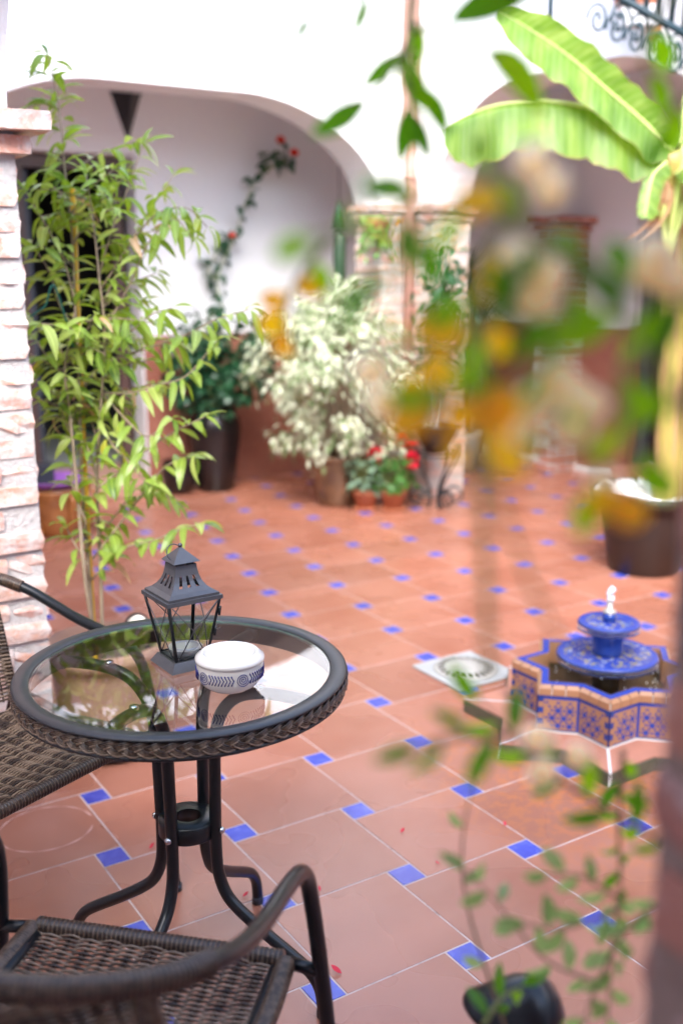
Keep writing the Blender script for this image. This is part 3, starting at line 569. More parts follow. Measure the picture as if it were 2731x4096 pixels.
#@PART2@
# ================================================================== table
def make_table():
    t = thing('bistro_table', 'round glass-topped bistro table with braided rim and black tube legs', 'table', (-.760, -.737, 0))
    MB().lathe([(.2925, .693), (.2925, .7045), (.2945, .7065), (.3225, .7065), (.3255, .7045), (.3255, .7005), (.318, .699), (.318, .672), (.3235, .670), (.3235, .665), (.319, .663), (.307, .663), (.307, .690), (.2925, .693)], 128).build('rim', 'rim_metal', t)
    g = MB(); g.lathe([(.2922, .7035), (.0, .7035)], 96, mi=0, smooth=False); g.lathe([(.0, .6985), (.2922, .6985)], 96, mi=1, smooth=False); g.lathe([(.2922, .6985), (.2922, .7035)], 96, mi=2)
    g.build('glass_top', ['table_glass', 'clear_back', 'glass_edge'], t)
    MB().lathe([(.289, .6975), (.307, .6975), (.307, .656), (.3035, .654), (.3035, .6935), (.289, .6935), (.289, .6975)], 128).build('inner_ring', 'rim_metal', t)
    NP = 25
    for i in range(3):
        m = MB()
        for k in range(4):
            pts = []
            for q in range(NP*14):
                a = 2*math.pi*q/(NP*14); th = NP*a+2*math.pi*i/3
                off = (k-1.5)*.0034
                z = .6855+.0082*math.sin(th); r = .3235+.0034*math.sin(2*th)
                dz = math.cos(th)*NP*.0082/.32; nrm = math.hypot(1, dz)
                z += off/nrm; a2 = a-off*dz/nrm/.32
                pts.append((r*math.cos(a2), r*math.sin(a2), z))
            m.tube(pts, .00175, 6, closed=True, mi=(1, 0, 0, 2)[k])
        m.build('braided_strand', ['wicker', 'wicker_light', 'wicker_dark'], t)
    for k in range(4):
        a = R(-55+90*k); 
        prof = [(.306, .676), (.24, .682), (.17, .680), (.118, .662), (.083, .62), (.069, .56), (.066, .48), (.064, .38), (.064, .32), (.068, .27), (.085, .225), (.115, .195), (.17, .158), (.23, .122), (.27, .095), (.291, .065), (.298, .03), (.299, .002)]
        P = smooth_path([(r*math.cos(a), r*math.sin(a), z) for r, z in prof], 5)
        l = MB().tube(P, .0125, 14).build('leg', 'black_metal', t)
        MB().tube([(.286*math.cos(a), .286*math.sin(a), .678), (.303*math.cos(a), .303*math.sin(a), .675)], .0165, 12).build('arm_cap', 'rim_metal', l)
        px, py = .172*math.cos(a), .172*math.sin(a)
        MB().lathe([(0, .6985), (.0085, .6975), (.0095, .695), (.0095, .689)], 16, (px, py, -.002)).build('screw', 'steel', l)
        b = MB(); bx = Matrix.Rotation(a, 4, 'Z') @ Matrix.Translation((.0765, 0, .368)) @ Matrix.Rotation(R(90), 4, 'Y')
        b.lathe([(0, .0075), (.005, .0065), (.0075, .003), (.0075, 0), (.0, 0)], 14).xf(bx); b.build('bolt', 'steel', l)
        MB().lathe([(0, -.0), (.0135, .0), (.0135, .012), (.0125, .02), (0, .02)], 14, (.299*math.cos(a), .299*math.sin(a), .0005)).build('foot_cap', 'dark_plastic', l)
    MB().lathe([(.027, .385), (.058, .385), (.0605, .382), (.0605, .351), (.058, .348), (.027, .348), (.027, .385)], 48).build('collar', 'black_metal', t)
    return t
make_table()
# ================================================================== lantern
def make_lantern():
    Z = .7066
    t = thing('candle_lantern', 'grey metal candle lantern with crossed-wire glass sides and ring, standing on the glass table', 'lantern', (-.744, -.713, Z), R(2))
    def fr(name, secs, mat='lantern_metal', parent=t, solid=None):   # square sections (half, z)
        m = MB(); vs = []
        for h, z in secs: vs += [(-h, -h, z), (h, -h, z), (h, h, z), (-h, h, z)]
        fs = []
        for i in range(len(secs)-1):
            for k in range(4): k2 = (k+1) % 4; fs.append((i*4+k, i*4+k2, i*4+4+k2, i*4+4+k))
        m.add(vs, fs); return m.build(name, mat, parent)
    base = fr('base', [(.046, .000), (.051, .0), (.040, .018), (.0, .0185)])
    H0, H1, z0, z1 = .036, .057, .0185, .140
    for sx in (-1, 1):
        for sy in (-1, 1):
            m = MB(); a = Vector((sx*H0, sy*H0, z0)); b = Vector((sx*H1, sy*H1, z1)); w_ = .0055
            vs = []
            for p in (a, b): vs += [(p.x, p.y, p.z), (p.x-sx*w_, p.y, p.z), (p.x-sx*w_, p.y-sy*.0015, p.z), (p.x-sx*.0015, p.y-sy*.0015, p.z), (p.x-sx*.0015, p.y-sy*w_, p.z), (p.x, p.y-sy*w_, p.z)]
            fs = [(i, (i+1) % 6, 6+(i+1) % 6, 6+i) for i in range(6)]
            m.add(vs, fs); m.build('corner_post', 'black_metal', t)
    for k in range(4):
        rot = Matrix.Rotation(R(90*k), 4, 'Z')
        def P(u, v, off=0):     # u -1..1, v 0..1 on face -Y
            h = H0+(H1-H0)*v; return rot @ Vector((u*(h-.004), -h-off, z0+(z1-z0)*v))
        m = MB()
        m.add([P(-1, 0, -.002), P(1, 0, -.002), P(1, 1, -.002), P(-1, 1, -.002)], [(0, 1, 2, 3)])
        pane = m.build('glass_pane', 'pane_glass', t)
        for n_, s_ in (('wire', 1), ('wire', -1)):
            MB().tube([P(-.93*s_, .02, .001), P(0, .5, .0014), P(.93*s_, .98, .001)], .0011, 6).build(n_, 'lantern_metal', pane)
        MB().tube([P(-1, .02, -.001), P(1, .02, -.001)], .002, 4).build('rail', 'black_metal', pane)
    fr('top_frame', [(.0575, .1395), (.0595, .1395), (.0595, .1475), (.052, .1478)])
    # flared roof with punched slots : three slots a side, built as faces left open
    prof = [(.0545, .1478), (.0545, .1525), (.044, .158), (.0355, .166), (.0295, .176), (.0258, .187), (.0235, .199), (.0225, .208)]
    m = MB()
    for k in range(4):
        rot = Matrix.Rotation(R(90*k), 4, 'Z'); us = [-1, -.62, -.42, -.10, .10, .42, .62, 1]
        sl = {1, 3, 5}; g = []
        for h, z in prof: g.append([rot @ Vector((u*h, -h, z)) for u in us])
        vs = [p for row in g for p in row]; fs = []
        for i in range(len(prof)-1):
            for j in range(7):
                if j in sl and i in (3, 4): continue
                fs.append((i*8+j, i*8+j+1, i*8+9+j, i*8+8+j))
        m.add(vs, fs)
    m.build('vented_roof', 'lantern_metal', t)
    for sx in (-1, 1):
        for sy in (-1, 1): MB().tube([(sx*.018, sy*.018, .200), (sx*.018, sy*.018, .221)], .0011, 6).build('cap_strut', 'black_metal', t)
    cp = fr('cap', [(.0275, .213), (.0285, .2135), (.0015, .2405)])
    cp.data.materials[0] = M['lantern_metal']
    MB().lathe([(0, -.0045), (.0035, -.003), (.0048, 0), (.0035, .003), (0, .0045)], 14, (0, 0, .2435)).build('knob', 'lantern_metal', t)
    pts = [Vector((-.009+.0155*math.sin(a)-.004, .000+.006*math.cos(a), .2305+.0155*math.cos(a))) for a in [2*math.pi*i/40 for i in range(40)]]
    MB().tube(pts, .0011, 8, closed=True).build('ring', 'lantern_metal', t)
    for z in (.105, .062): MB().tube([(.053+(z-.105)*.17, -.0535-(z-.105)*.17, z), (.0553+(z-.105)*.17, -.0555-(z-.105)*.17, z+.018)], .0027, 8).build('hinge', 'black_metal', t)
    MB().tube(smooth_path([(.047, -.058, .087), (.040, -.0605, .083), (.046, -.060, .078), (.052, -.0575, .080)], 4), .0009, 6).build('latch', 'lantern_metal', t)
    # tea light
    c = thing('tea_light', 'white tea light in a silver cup inside the lantern', 'candle', (-.742, -.716, Z+.0187))
    MB().lathe([(0, 0), (.0265, 0), (.0272, .0195), (.0264, .0198), (.026, .004)], 32).build('cup', 'tin', c)
    MB().lathe([(0, .0165), (.02, .0160), (.0345, .0168)], 32).build('wax', 'white_ceramic', c)
    MB().tube([(0, 0, .015), (.0008, 0, .0245)], .0009, 6).build('wick', 'white_stone', c)
make_lantern()
# ================================================================== ashtray bowl
def make_bowl():
    t = thing('ashtray', 'round white ceramic ashtray painted with blue spirals and fern sprigs on the glass table', 'ashtray', (-.722, -.873, .7066))
    prof = [(0, .0), (.036, .0), (.042, .0015), (.053, .010), (.060, .020), (.0625, .028), (.0632, .053), (.0632, .0535)]
    MB().lathe(prof, 64).build('body', 'white_ceramic', t)
    MB().lathe([(.0625, .0534), (.0648, .0542), (.0652, .058), (.0645, .0615), (.060, .0645), (.0545, .0700), (.0515, .0712), (.0485, .0695), (.041, .052), (.028, .030), (.012, .016), (0, .014)], 64).build('funnel_lid', 'white_ceramic', t)
    m = MB(); rr = .0636
    def on(a, z): return (rr*math.cos(a), rr*math.sin(a), z)
    cdir = math.atan2(Cam.y+.873, Cam.x+.722)
    for k in range(5):
        ac = cdir+R(22)+k*R(72)
        pts = []
        for i in range(70):
            th = i/70*2*math.pi*3.0; q = .001+.0125*i/70
            pts.append(on(ac+q*math.cos(th)/rr, .0345+q*math.sin(th)*.98))
        m.tube(pts, .0007, 5)
        for j in range(8):
            u = ac-R(16)-j*R(5.6); 
            for s_ in (1, -1):
                m.tube([on(u, .0345), on(u-R(2.0), .0345+s_*.0038), on(u-R(1.3)-R(3), .0345+s_*.0095)], [.0010, .0009, .0014], 5)
    m.build('painted_motif', 'blue_paint', t)
make_bowl()
# ================================================================== wicker chairs
def ridged(pts, r, pitch, name, mats, parent, n=10, depth=.16):
    P = [Vector(p) for p in pts]; d = [0]
    for i in range(1, len(P)): d.append(d[-1]+(P[i]-P[i-1]).length)
    N = int(d[-1]/pitch*4); out = []; j = 0
    for i in range(N+1):
        s = d[-1]*i/N
        while j < len(d)-2 and d[j+1] < s: j += 1
        out.append(P[j].lerp(P[j+1], (s-d[j])/max(1e-9, d[j+1]-d[j])))
    rad = [r*(1-depth*(1 if i % 4 == 0 else (0 if i % 4 == 2 else .25))) for i in range(N+1)]
    m = MB(); m.tube(out, rad, n)
    # every second groove shows a pale edge
    cnt = 0
    for fi in range(len(m.f)-2):
        seg = fi//n
        m.mi[fi] = 1 if (seg % 4 == 0) else 0
    return m.build(name, mats, parent)
def weave(S, nu, nv_strands, period, amp, r, name, parent, mats=('wicker', 'wicker_light', 'wicker_dark'), seg=4, umax=1.0, rows_pair=1):
    m = MB(); nper = int(nu)
    for j in range(nv_strands):
        v = (j+.5)/nv_strands; pts = []
        for i in range(nper*seg+1):
            u = i/(nper*seg); p, n = S(u, v)
            ph = math.pi*(i/seg)+math.pi*(j//rows_pair % 2)
            pts.append(p+n*amp*math.sin(ph+math.pi/2))
        m.tube(pts, r*random.uniform(.92, 1.06), 5, mi=random.choice((0, 0, 1, 1, 1, 2)), caps=False)
    return m.build(name, list(mats), parent)
def make_chair():
    t = thing('wicker_chair', 'x', 'chair', (0, 0, 0))
    W = .212
    for s in (-1, 1):
        front = [(s*.305, .0, .001), (s*.295, -.002, .12), (s*.277, -.006, .34), (s*.265, -.010, .47), (s*.257, -.018, .555), (s*.254, -.036, .607), (s*.253, -.075, .636), (s*.252, -.14, .652), (s*.252, -.24, .670), (s*.250, -.33, .696), (s*.236, -.40, .722), (s*.205, -.462, .742)]
        MB().tube(smooth_path(front, 6), .0125, 12).build('arm_and_front_leg', 'black_metal', t)
        rear = [(s*.222, -.60, .001), (s*.225, -.53, .20), (s*.222, -.46, .40), (s*.21, -.40, .455), (s*.205, -.2, .43), (s*.2, -.02, .43)]
        MB().tube(smooth_path(rear, 5), .011, 12).build('rear_leg', 'black_metal', t)
        MB().tube([(s*(W+.002), .0, .432), (s*.268, -.010, .432)], .0105, 10).build('joint_bar', 'black_metal', t)
        ridged(smooth_path([(s*W, -.005, .434), (s*(W+.004), -.12, .430), (s*.208, -.25, .426), (s*.195, -.38, .430)], 8), .0165, .0052, 'side_wrap', ['wicker', 'wicker_dark'], t, depth=.10)
        ridged(smooth_path([(s*.19, -.395, .44), (s*.192, -.43, .55), (s*.195, -.46, .66), (s*.19, -.475, .742)], 8), .014, .0055, 'back_upright_wrap', ['wicker', 'wicker_light'], t)
        MB().lathe([(0, 0), (.0145, 0), (.0145, .016), (0, .016)], 12, (s*.305, 0, .0004)).build('foot_cap', 'dark_plastic', t)
        MB().lathe([(0, 0), (.0135, 0), (.0135, .016), (0, .016)], 12, (s*.222, -.60, .0004)).build('foot_cap', 'dark_plastic', t)
    ridged([(-W+.005, 0, .436), (W-.005, 0, .436)], .0155, .0078, 'front_wrap', ['wicker_dark', 'wicker_light'], t, depth=.14)
    top = smooth_path([(-.236, -.40, .722), (-.205, -.462, .742), (-.12, -.515, .756), (0, -.535, .760), (.12, -.515, .756), (.205, -.462, .742), (.236, -.40, .722)], 8)
    ridged(top, .0165, .0062, 'top_wrap', ['wicker', 'wicker_dark'], t)
    def S(u, v):
        x = -W+2*W*u; e = abs(2*u-1); hw = 1
        y = -.012-.375*v; z = .437-.016*math.sin(math.pi*v)*(1-e**4)-.004
        if e > .93: z -= (e-.93)*.0
        x *= 1-.06*v
        return Vector((x, y, z)), Vector((0, 0, 1))
    weave(S, 12, 80, 0, .0042, .0022, 'seat_weave', t)
    m = MB()
    for i in range(13):
        u = i/12; m.tube([S(u, v/8)[0] for v in range(9)], .0026, 6)
    m.build('seat_ribs', 'wicker_dark', t)['kind'] = 'stuff'
    def Bk(u, v):
        a = (u-.5)*2; x = a*.188; z = .45+.30*v; y = -.395-.02*v-.10*(v)*(1-a*a)-.05*(1-a*a)*(1-v)*.4-.045*v*v
        return Vector((x, y, z)), Vector((-a*.3, 1, 0)).normalized()
    weave(Bk, 12, 66, 0, .0040, .0021, 'back_weave', t)
    m = MB()
    for i in range(13):
        u = i/12; m.tube([Bk(u, v/8)[0] for v in range(9)], .0026, 6)
    m.build('back_ribs', 'wicker_dark', t)['kind'] = 'stuff'
    return t
ch = make_chair()
ch['label'] = 'dark wicker armchair in the foreground, its curved black arm crossing the floor'
ch['group'] = 'wicker armchairs at the glass table'
ch.location = (-1.003, -1.159, 0); ch.rotation_euler = (0, 0, R(-45))
c2 = copy_tree(ch); c2['label'] = 'wicker armchair on the far left side of the glass table, next to the brick pillar'
c2.location = (-.935, -.535, 0); c2.rotation_euler = (0, 0, R(-156))
# ================================================================== pots
def pot(name_parent, prof, mat, n=48, nm='pot'):
    return MB().lathe(prof, n).build(nm, mat, name_parent)
# --- vine in the big pot beside the pillar
def make_vine():
    cx, cy = -.50, .457
    t = thing('climbing_vine', 'tall pale green climbing vine on a yellow cane, potted beside the brick pillar', 'vine', (cx, cy, 0))
    pot(t, [(0, .02), (.125, .02), (.135, .05), (.150, .14), (.165, .26), (.170, .30), (.185, .305), (.187, .345), (.172, .348), (.165, .31), (0, .30)], 'terracotta_pale')
    pot(t, [(0, .0), (.15, .0), (.185, .03), (.18, .033), (.148, .012), (0, .011)], 'dark_plastic', nm='saucer')
    m = MB().lathe([(0, .325), (.08, .322), (.168, .315)], 24).build('soil', 'soil', t)
    o = Vector((cx, cy, 0))
    m = MB()
    for p in DATA['vine_stems']: 
        q = [Vector(x)-o for x in p]; q[0] = Vector((q[0].x*.5, q[0].y*.5, .31)); P = smooth_path(q, 4)
        m.tube(P, [.007*(1-.75*i/len(P)) for i in range(len(P))], 7)
    for p in DATA['vine_shoots']:
        P = smooth_path([Vector(x)-o for x in p], 4); m.tube(P, [.0035*(1-.6*i/len(P)) for i in range(len(P))], 5)
    extra = []
    rnd = random.Random(5)
    main = [[Vector(x)-o for x in p] for p in DATA['vine_stems']]
    for k in range(30):
        P = smooth_path(main[k % 3], 5); q = P[int(len(P)*rnd.uniform(.42, .92))]
        zz = q.z
        ln = rnd.uniform(.10, .24)*(1.25 if .95 < zz < 1.75 else .55)
        a = rnd.uniform(0, 2*math.pi); d = Vector((math.cos(a), math.sin(a), rnd.uniform(.1, .8)))
        d += Vector((.84, -.54, 0))*(.30 if zz < 1.6 else .1)
        d.normalize(); e = [q, q+d*ln*.5, q+d*ln+Vector((0, 0, -.03))]
        extra.append(smooth_path(e, 3)); m.tube(extra[-1], .0018, 5)
    m.build('stems', 'bark', t)
    P = [Vector(x)-o for x in DATA['stake']]; P[0].z = .3
    MB().tube(P, .0085, 10).build('cane', 'bamboo', t)
    for z in (1.0, 1.28, 1.5): 
        c = P[0].lerp(P[-1], (z-.3)/(P[-1].z-.3)); MB().tube([c+Vector((.03*math.cos(a), .03*math.sin(a), .01*math.sin(a*2))) for a in [i*math.pi/8 for i in range(16)]], .0012, 5, closed=True).build('green_tie', 'deep_green_wire', t)
    wire = smooth_path([P[0].lerp(P[-1], .60), Vector(DATA['wire'][1])-o, Vector(DATA['wire'][2])-o, Vector(DATA['wire'][3])-o], 6)
    MB().tube(wire, .0028, 6).build('green_wire', 'deep_green_wire', t)
    lds = [leaf_mesh('leaf', 'vine_leaf', W=.34, curl=.55, fold=.35, n=6, shape=.85, petiole=.06), leaf_mesh('leaf', 'vine_leaf', W=.29, curl=.95, fold=.3, n=6, petiole=.06),
           leaf_mesh('leaf', 'vine_leaf_pale', W=.34, curl=.7, fold=.4, n=6, shape=.9, petiole=.06), leaf_mesh('leaf', 'vine_leaf', W=.3, curl=.3, fold=.3, n=6, petiole=.06), leaf_mesh('leaf', 'dry_leaf', W=.25, curl=.9, fold=.8, n=5)]
    ldd = [leaf_data(W=.26, curl=.55, fold=.35, n=5, petiole=.06), leaf_data(W=.23, curl=.95, fold=.3, n=5, petiole=.06), leaf_data(W=.3, curl=.3, fold=.3, n=5, petiole=.06)]
    spots = []
    def along(P, step, sz, side=True):
        if len(P) < 2: return
        d = 0; s_ = rnd.choice((-1, 1))
        for i in range(1, len(P)):
            seg = P[i]-P[i-1]; d += seg.length
            while d > step:
                d -= step; s_ = -s_; tdir = seg.normalized()
                sd = tdir.cross(Vector((rnd.uniform(-.4, .4), rnd.uniform(-.4, .4), 1))); sd.normalize()
                dr = sd*s_+tdir*rnd.uniform(.2, .7)+Vector((0, 0, rnd.uniform(-.35, .35)))+rv(.2)
                spots.append((P[i], dr, sz*rnd.uniform(.75, 1.2)))
        spots.append((P[-1], (P[-1]-P[-2]).normalized()+rv(.15), sz*.8)); spots.append((P[-1], (P[-1]-P[-2]).normalized()+rv(.7), sz*.7))
    for i, p in enumerate(DATA['vine_shoots']): along(smooth_path([Vector(x)-o for x in p], 6), .0185, .086)
    for e in extra: along(e, .02, .084)
    for p in DATA['vine_stems']: 
        P_ = [x for x in smooth_path([Vector(x)-o for x in p], 6)]
        along([x for x in P_ if x.z > .62], .036, .086)
        along([x for x in P_ if x.z > 1.65], .013, .085)
    rnd.shuffle(spots); f = Foliage()
    for k, (p, d, s) in enumerate(spots):
        mt = frame(p, d, s=s, roll=rnd.uniform(-.6, .6))
        if k < 295: part('leaf', lds[4] if k % 29 == 0 else rnd.choice(lds[:4]), t, mt)
        else: f.leaf(mt, rnd.choice(ldd), rnd.choice((0, 0, 1)))
    f.build('small_leaves', ['vine_leaf', 'vine_leaf_pale'], t, 'stuff')
    # spotlight clipped to the pot
    s = thing('garden_spotlight', 'small black garden spotlight with white lens on the rim of the vine pot', 'lamp', (cx+.06, cy-.14, .35))
    mm = Matrix.Translation((0, 0, .075)) @ Matrix.Rotation(R(70), 4, (RT+Vector((0, 0, 0))).normalized()) @ Matrix.Rotation(R(-20), 4, 'Z')
    MB().lathe([(0, -.05), (.022, -.048), (.034, -.01), (.037, .022), (.034, .022), (.033, .012)], 24).xf(mm).build('housing', 'black_metal', s)
    MB().lathe([(0, .016), (.02, .015), (.033, .0115)], 24).xf(mm).build('lens', 'white_ceramic', s)
    MB().tube([(0, 0, .07), (0, .01, -.02)], .006, 8).build('stem', 'black_metal', s)
simple('deep_green_wire', (.01, .12, .09), .5)
make_vine()
# --- bellied amber pot with purple dish behind the pillar
t = thing('glazed_pot', 'amber glazed pot with curled side handles behind the near brick pillar', 'pot', (.235, 3.22, 0))
pot(t, [(0, 0), (.11, 0), (.13, .02), (.165, .09), (.18, .16), (.172, .22), (.19, .255), (.195, .275), (.18, .28), (.165, .24), (0, .2)], 'amber_glaze')
for a in (-145, -85, -30, 60, 150):
    ca, sa = math.cos(R(a)), math.sin(R(a)); P = smooth_path([(.19*ca, .19*sa, .25), (.215*ca, .215*sa, .235), (.205*ca, .205*sa, .17), (.175*ca, .175*sa, .07), (.150*ca, .150*sa, .03)], 5)
    MB().tube(P, .017, 10).build('handle', 'amber_glaze', t)
d = tag(MB().lathe([(0, 0), (.15, .0), (.19, .035), (.195, .045), (.185, .045), (.15, .012), (0, .01)], 40).build('dish', 'purple_dish', loc=(.235, 3.22, .277)), 'shallow purple dish lying on the amber glazed pot', 'dish')
d = thing('watering_cup', 'dark square container standing in the purple dish', 'container', (.16, 3.20, .29))
MB().box(-.05, .05, -.045, .045, 0, .11).build('body', 'dark_plastic', d, bevel=.006); MB().box(-.054, .054, -.049, .049, .111, .122).build('lid', 'dark_plastic', d)
# --- tall black urn with climbing rose
def make_rose():
    cx, cy = 1.52, 3.83; o = Vector((cx, cy, 0))
    t = thing('rose_in_urn', 'dark climbing rose with scarlet flowers in a tall black urn against the tiled dado', 'potted plant', (cx, cy, 0))
    pot(t, [(0, 0), (.115, 0), (.125, .02), (.15, .2), (.175, .36), (.182, .43), (.17, .49), (.145, .52), (.15, .55), (.165, .575), (.155, .585), (.13, .56), (.12, .52), (0, .5)], 'black_glaze', nm='urn')
    m = MB(); rnd = random.Random(3); f = Foliage(); lds = [leaf_data(W=.62, curl=.4, fold=.2, n=4, shape=.9), leaf_data(W=.55, curl=.6, fold=.3, n=4)]
    for k, p in enumerate(DATA['rose']):
        P = smooth_path([Vector(x)-o for x in p], 6)
        for q in P: q.y = min(q.y, .19)
        m.tube(P, [.006*(1-.7*i/len(P)) for i in range(len(P))], 6)
        for i in range(2, len(P)):
            for c in range(1 if P[i].z > 1.1 else 6):
                d = rv(1); pos = P[i]+d*.03*(1 if P[i].z > 1.1 else 3.2); pos.y = min(pos.y, .2)
                for q in range(3): f.leaf(frame(pos, d+rv(.9)+Vector((0, 0, -.2)), s=rnd.uniform(.045, .075), roll=rnd.uniform(-1, 1)), rnd.choice(lds))
    m.build('stems', 'green_stem', t); f.build('foliage', ['rose_leaf'], t, 'stuff')
    g = Foliage()
    for k in range(70): 
        a = rnd.uniform(0, 6.28); q = Vector((.11*math.cos(a), .11*math.sin(a), .56+rnd.uniform(-.05, .16))); g.leaf(frame(q, rv(1)+Vector((math.cos(a), math.sin(a), -.1)), s=.07), lds[0])
    g.build('ground_leaves', ['sage_leaf'], t, 'stuff')
    pl = leaf_mesh('petal', 'petal_scarlet', W=.95, curl=-.5, fold=-.2, n=3, petiole=0)
    for k, p in enumerate(DATA['rose_flowers']):
        e = MB().lathe([(0, 0), (.012, .006), (.01, .014), (0, .016)], 8).build('flower', 'rose_leaf', t, loc=Vector(p)-o-Vector((0, .05, 0)))
        for j in range(9):
            a = j*2.4; part('petal', pl, e, frame((0, 0, .01), (math.cos(a), math.sin(a), .4+.12*j), s=.05 if k < 2 else .035))
make_rose()
t = thing('small_black_pot', 'low black glazed pot to the left of the tall urn', 'pot', (1.27, 3.87, 0))
pot(t, [(0, 0), (.08, 0), (.11, .06), (.12, .14), (.105, .2), (.112, .215), (.1, .215), (.09, .18), (0, .17)], 'black_glaze')
# --- variegated ficus
def make_ficus():
    cx, cy = 2.00, 3.00-.0; cx, cy = 1.985, 2.88+.13
    t = thing('variegated_shrub', 'bushy shrub with white-edged leaves in a brown glazed pot with ring lugs', 'potted plant', (cx, cy, 0))
    pot(t, [(0, 0), (.12, 0), (.13, .02), (.15, .1), (.178, .22), (.188, .26), (.175, .285), (.205, .30), (.21, .325), (.195, .33), (.17, .30), (0, .29)], 'brown_glaze')
    for a in (-100, -10, 80, 170):
        ca, sa = math.cos(R(a)), math.sin(R(a)); mm = Matrix.Translation((.178*ca, .178*sa, .20)) @ Matrix.Rotation(R(a), 4, 'Z') @ Matrix.Rotation(R(90), 4, 'Y')
        MB().tube([(.03*math.cos(q), .03*math.sin(q), 0) for q in [i*math.pi/10 for i in range(20)]], .009, 8, closed=True).xf(mm).build('ring_lug', 'brown_glaze', t)
    rnd = random.Random(11); f = Foliage(); m = MB()
    lds = [leaf_data(W=.48, curl=.4, fold=.25, n=3), leaf_data(W=.42, curl=.7, fold=.3, n=3)]
    blobs = []
    for k in range(125):
        a = rnd.uniform(0, 6.283); h = rnd.uniform(0, 1)
        z = .42+h*.90; rr = (.53*math.sin(math.pi*(h*.72+.22)))*rnd.uniform(.45, 1.05)
        blobs.append(Vector((rr*math.cos(a), rr*math.sin(a), z+rnd.uniform(-.05, .05))))
    for p in blobs:
        b = Vector((rnd.uniform(-.03, .03), rnd.uniform(-.03, .03), .3)); mid = b.lerp(p, .6)+Vector((0, 0, .12)); 
        m.tube(smooth_path([b, mid, p], 4), .004, 5)
        out = (p-Vector((0, 0, .75))); out.z *= .3; out.normalize()
        for j in range(46):
            q = p+Vector((rnd.gauss(0, .05), rnd.gauss(0, .05), rnd.gauss(0, .045)))
            f.leaf(frame(q, out*.9+rv(.8)+Vector((0, 0, -.55)), s=rnd.uniform(.04, .062), roll=rnd.uniform(-.8, .8)), rnd.choice(lds), 0 if rnd.random() < .72 else 1)
    m.build('branches', 'bark', t); f.build('foliage', ['ficus_leaf', 'ficus_leaf_green'], t, 'stuff')
make_ficus()
# --- geraniums
def make_ger(label, x, y, r, lm, flowers, h, seed, potm='terracotta'):
    t = thing('potted_geranium', label, 'potted plant', (x, y, 0)); rnd = random.Random(seed)
    pot(t, [(0, .012), (r*.72, .012), (r*.95, .10), (r*1.08, .102), (r*1.1, .135), (r*.97, .135), (r*.9, .115), (0, .11)], potm)
    pot(t, [(0, 0), (r*.9, 0), (r*1.12, .02), (r*1.08, .022), (0, .011)], potm, nm='saucer')
    f = Foliage(); m = MB(); ld = [leaf_data(W=.95, curl=.35, fold=.15, n=4, shape=.8), leaf_data(W=.85, curl=.6, fold=.2, n=4, shape=.8)]
    for k in range(130):
        a = rnd.uniform(0, 6.28); q = rnd.uniform(0, 1)**.6; z = .13+rnd.uniform(0, 1)*h; rr = (r*1.7)*q*(1-.25*(z-.13)/h)
        p = Vector((rr*math.cos(a), rr*math.sin(a), z)); m.tube([(0, 0, .11), p], .002, 4)
        f.leaf(frame(p, Vector((math.cos(a), math.sin(a), rnd.uniform(-.3, .6)))+rv(.5), s=rnd.uniform(.04, .06), roll=rnd.uniform(-.5, .5)), rnd.choice(ld))
    m.build('stems', 'green_stem', t); f.build('foliage', [lm], t, 'stuff')
    pl = leaf_mesh('petal', 'petal_red', W=.95, curl=-.3, fold=-.1, n=3, petiole=0)
    for p, s in flowers:
        e = MB().tube([(p[0]*.3, p[1]*.3, .2), p], .002, 5).build('flower_head', 'green_stem', t)
        for j in range(40):
            d = rv(1).normalized(); part('petal', pl, e, frame(Vector(p)+d*s*.55, d+rv(.6), s=s*.75))
def local(px): return px
make_ger('grey-green leaved plant in a small terracotta pot, left of the red geranium', 2.03, 2.76, .078, 'sage_leaf', [((.08, -.10, .17), .018)], .22, 1)
make_ger('red flowering geranium in a small terracotta pot beside the iron stand', 2.165, 2.655, .078, 'geranium_leaf', [((-.11, .03, .36), .046), ((.05, .0, .44), .050), ((.12, -.03, .39), .042), ((.10, -.06, .31), .048)], .21, 2)
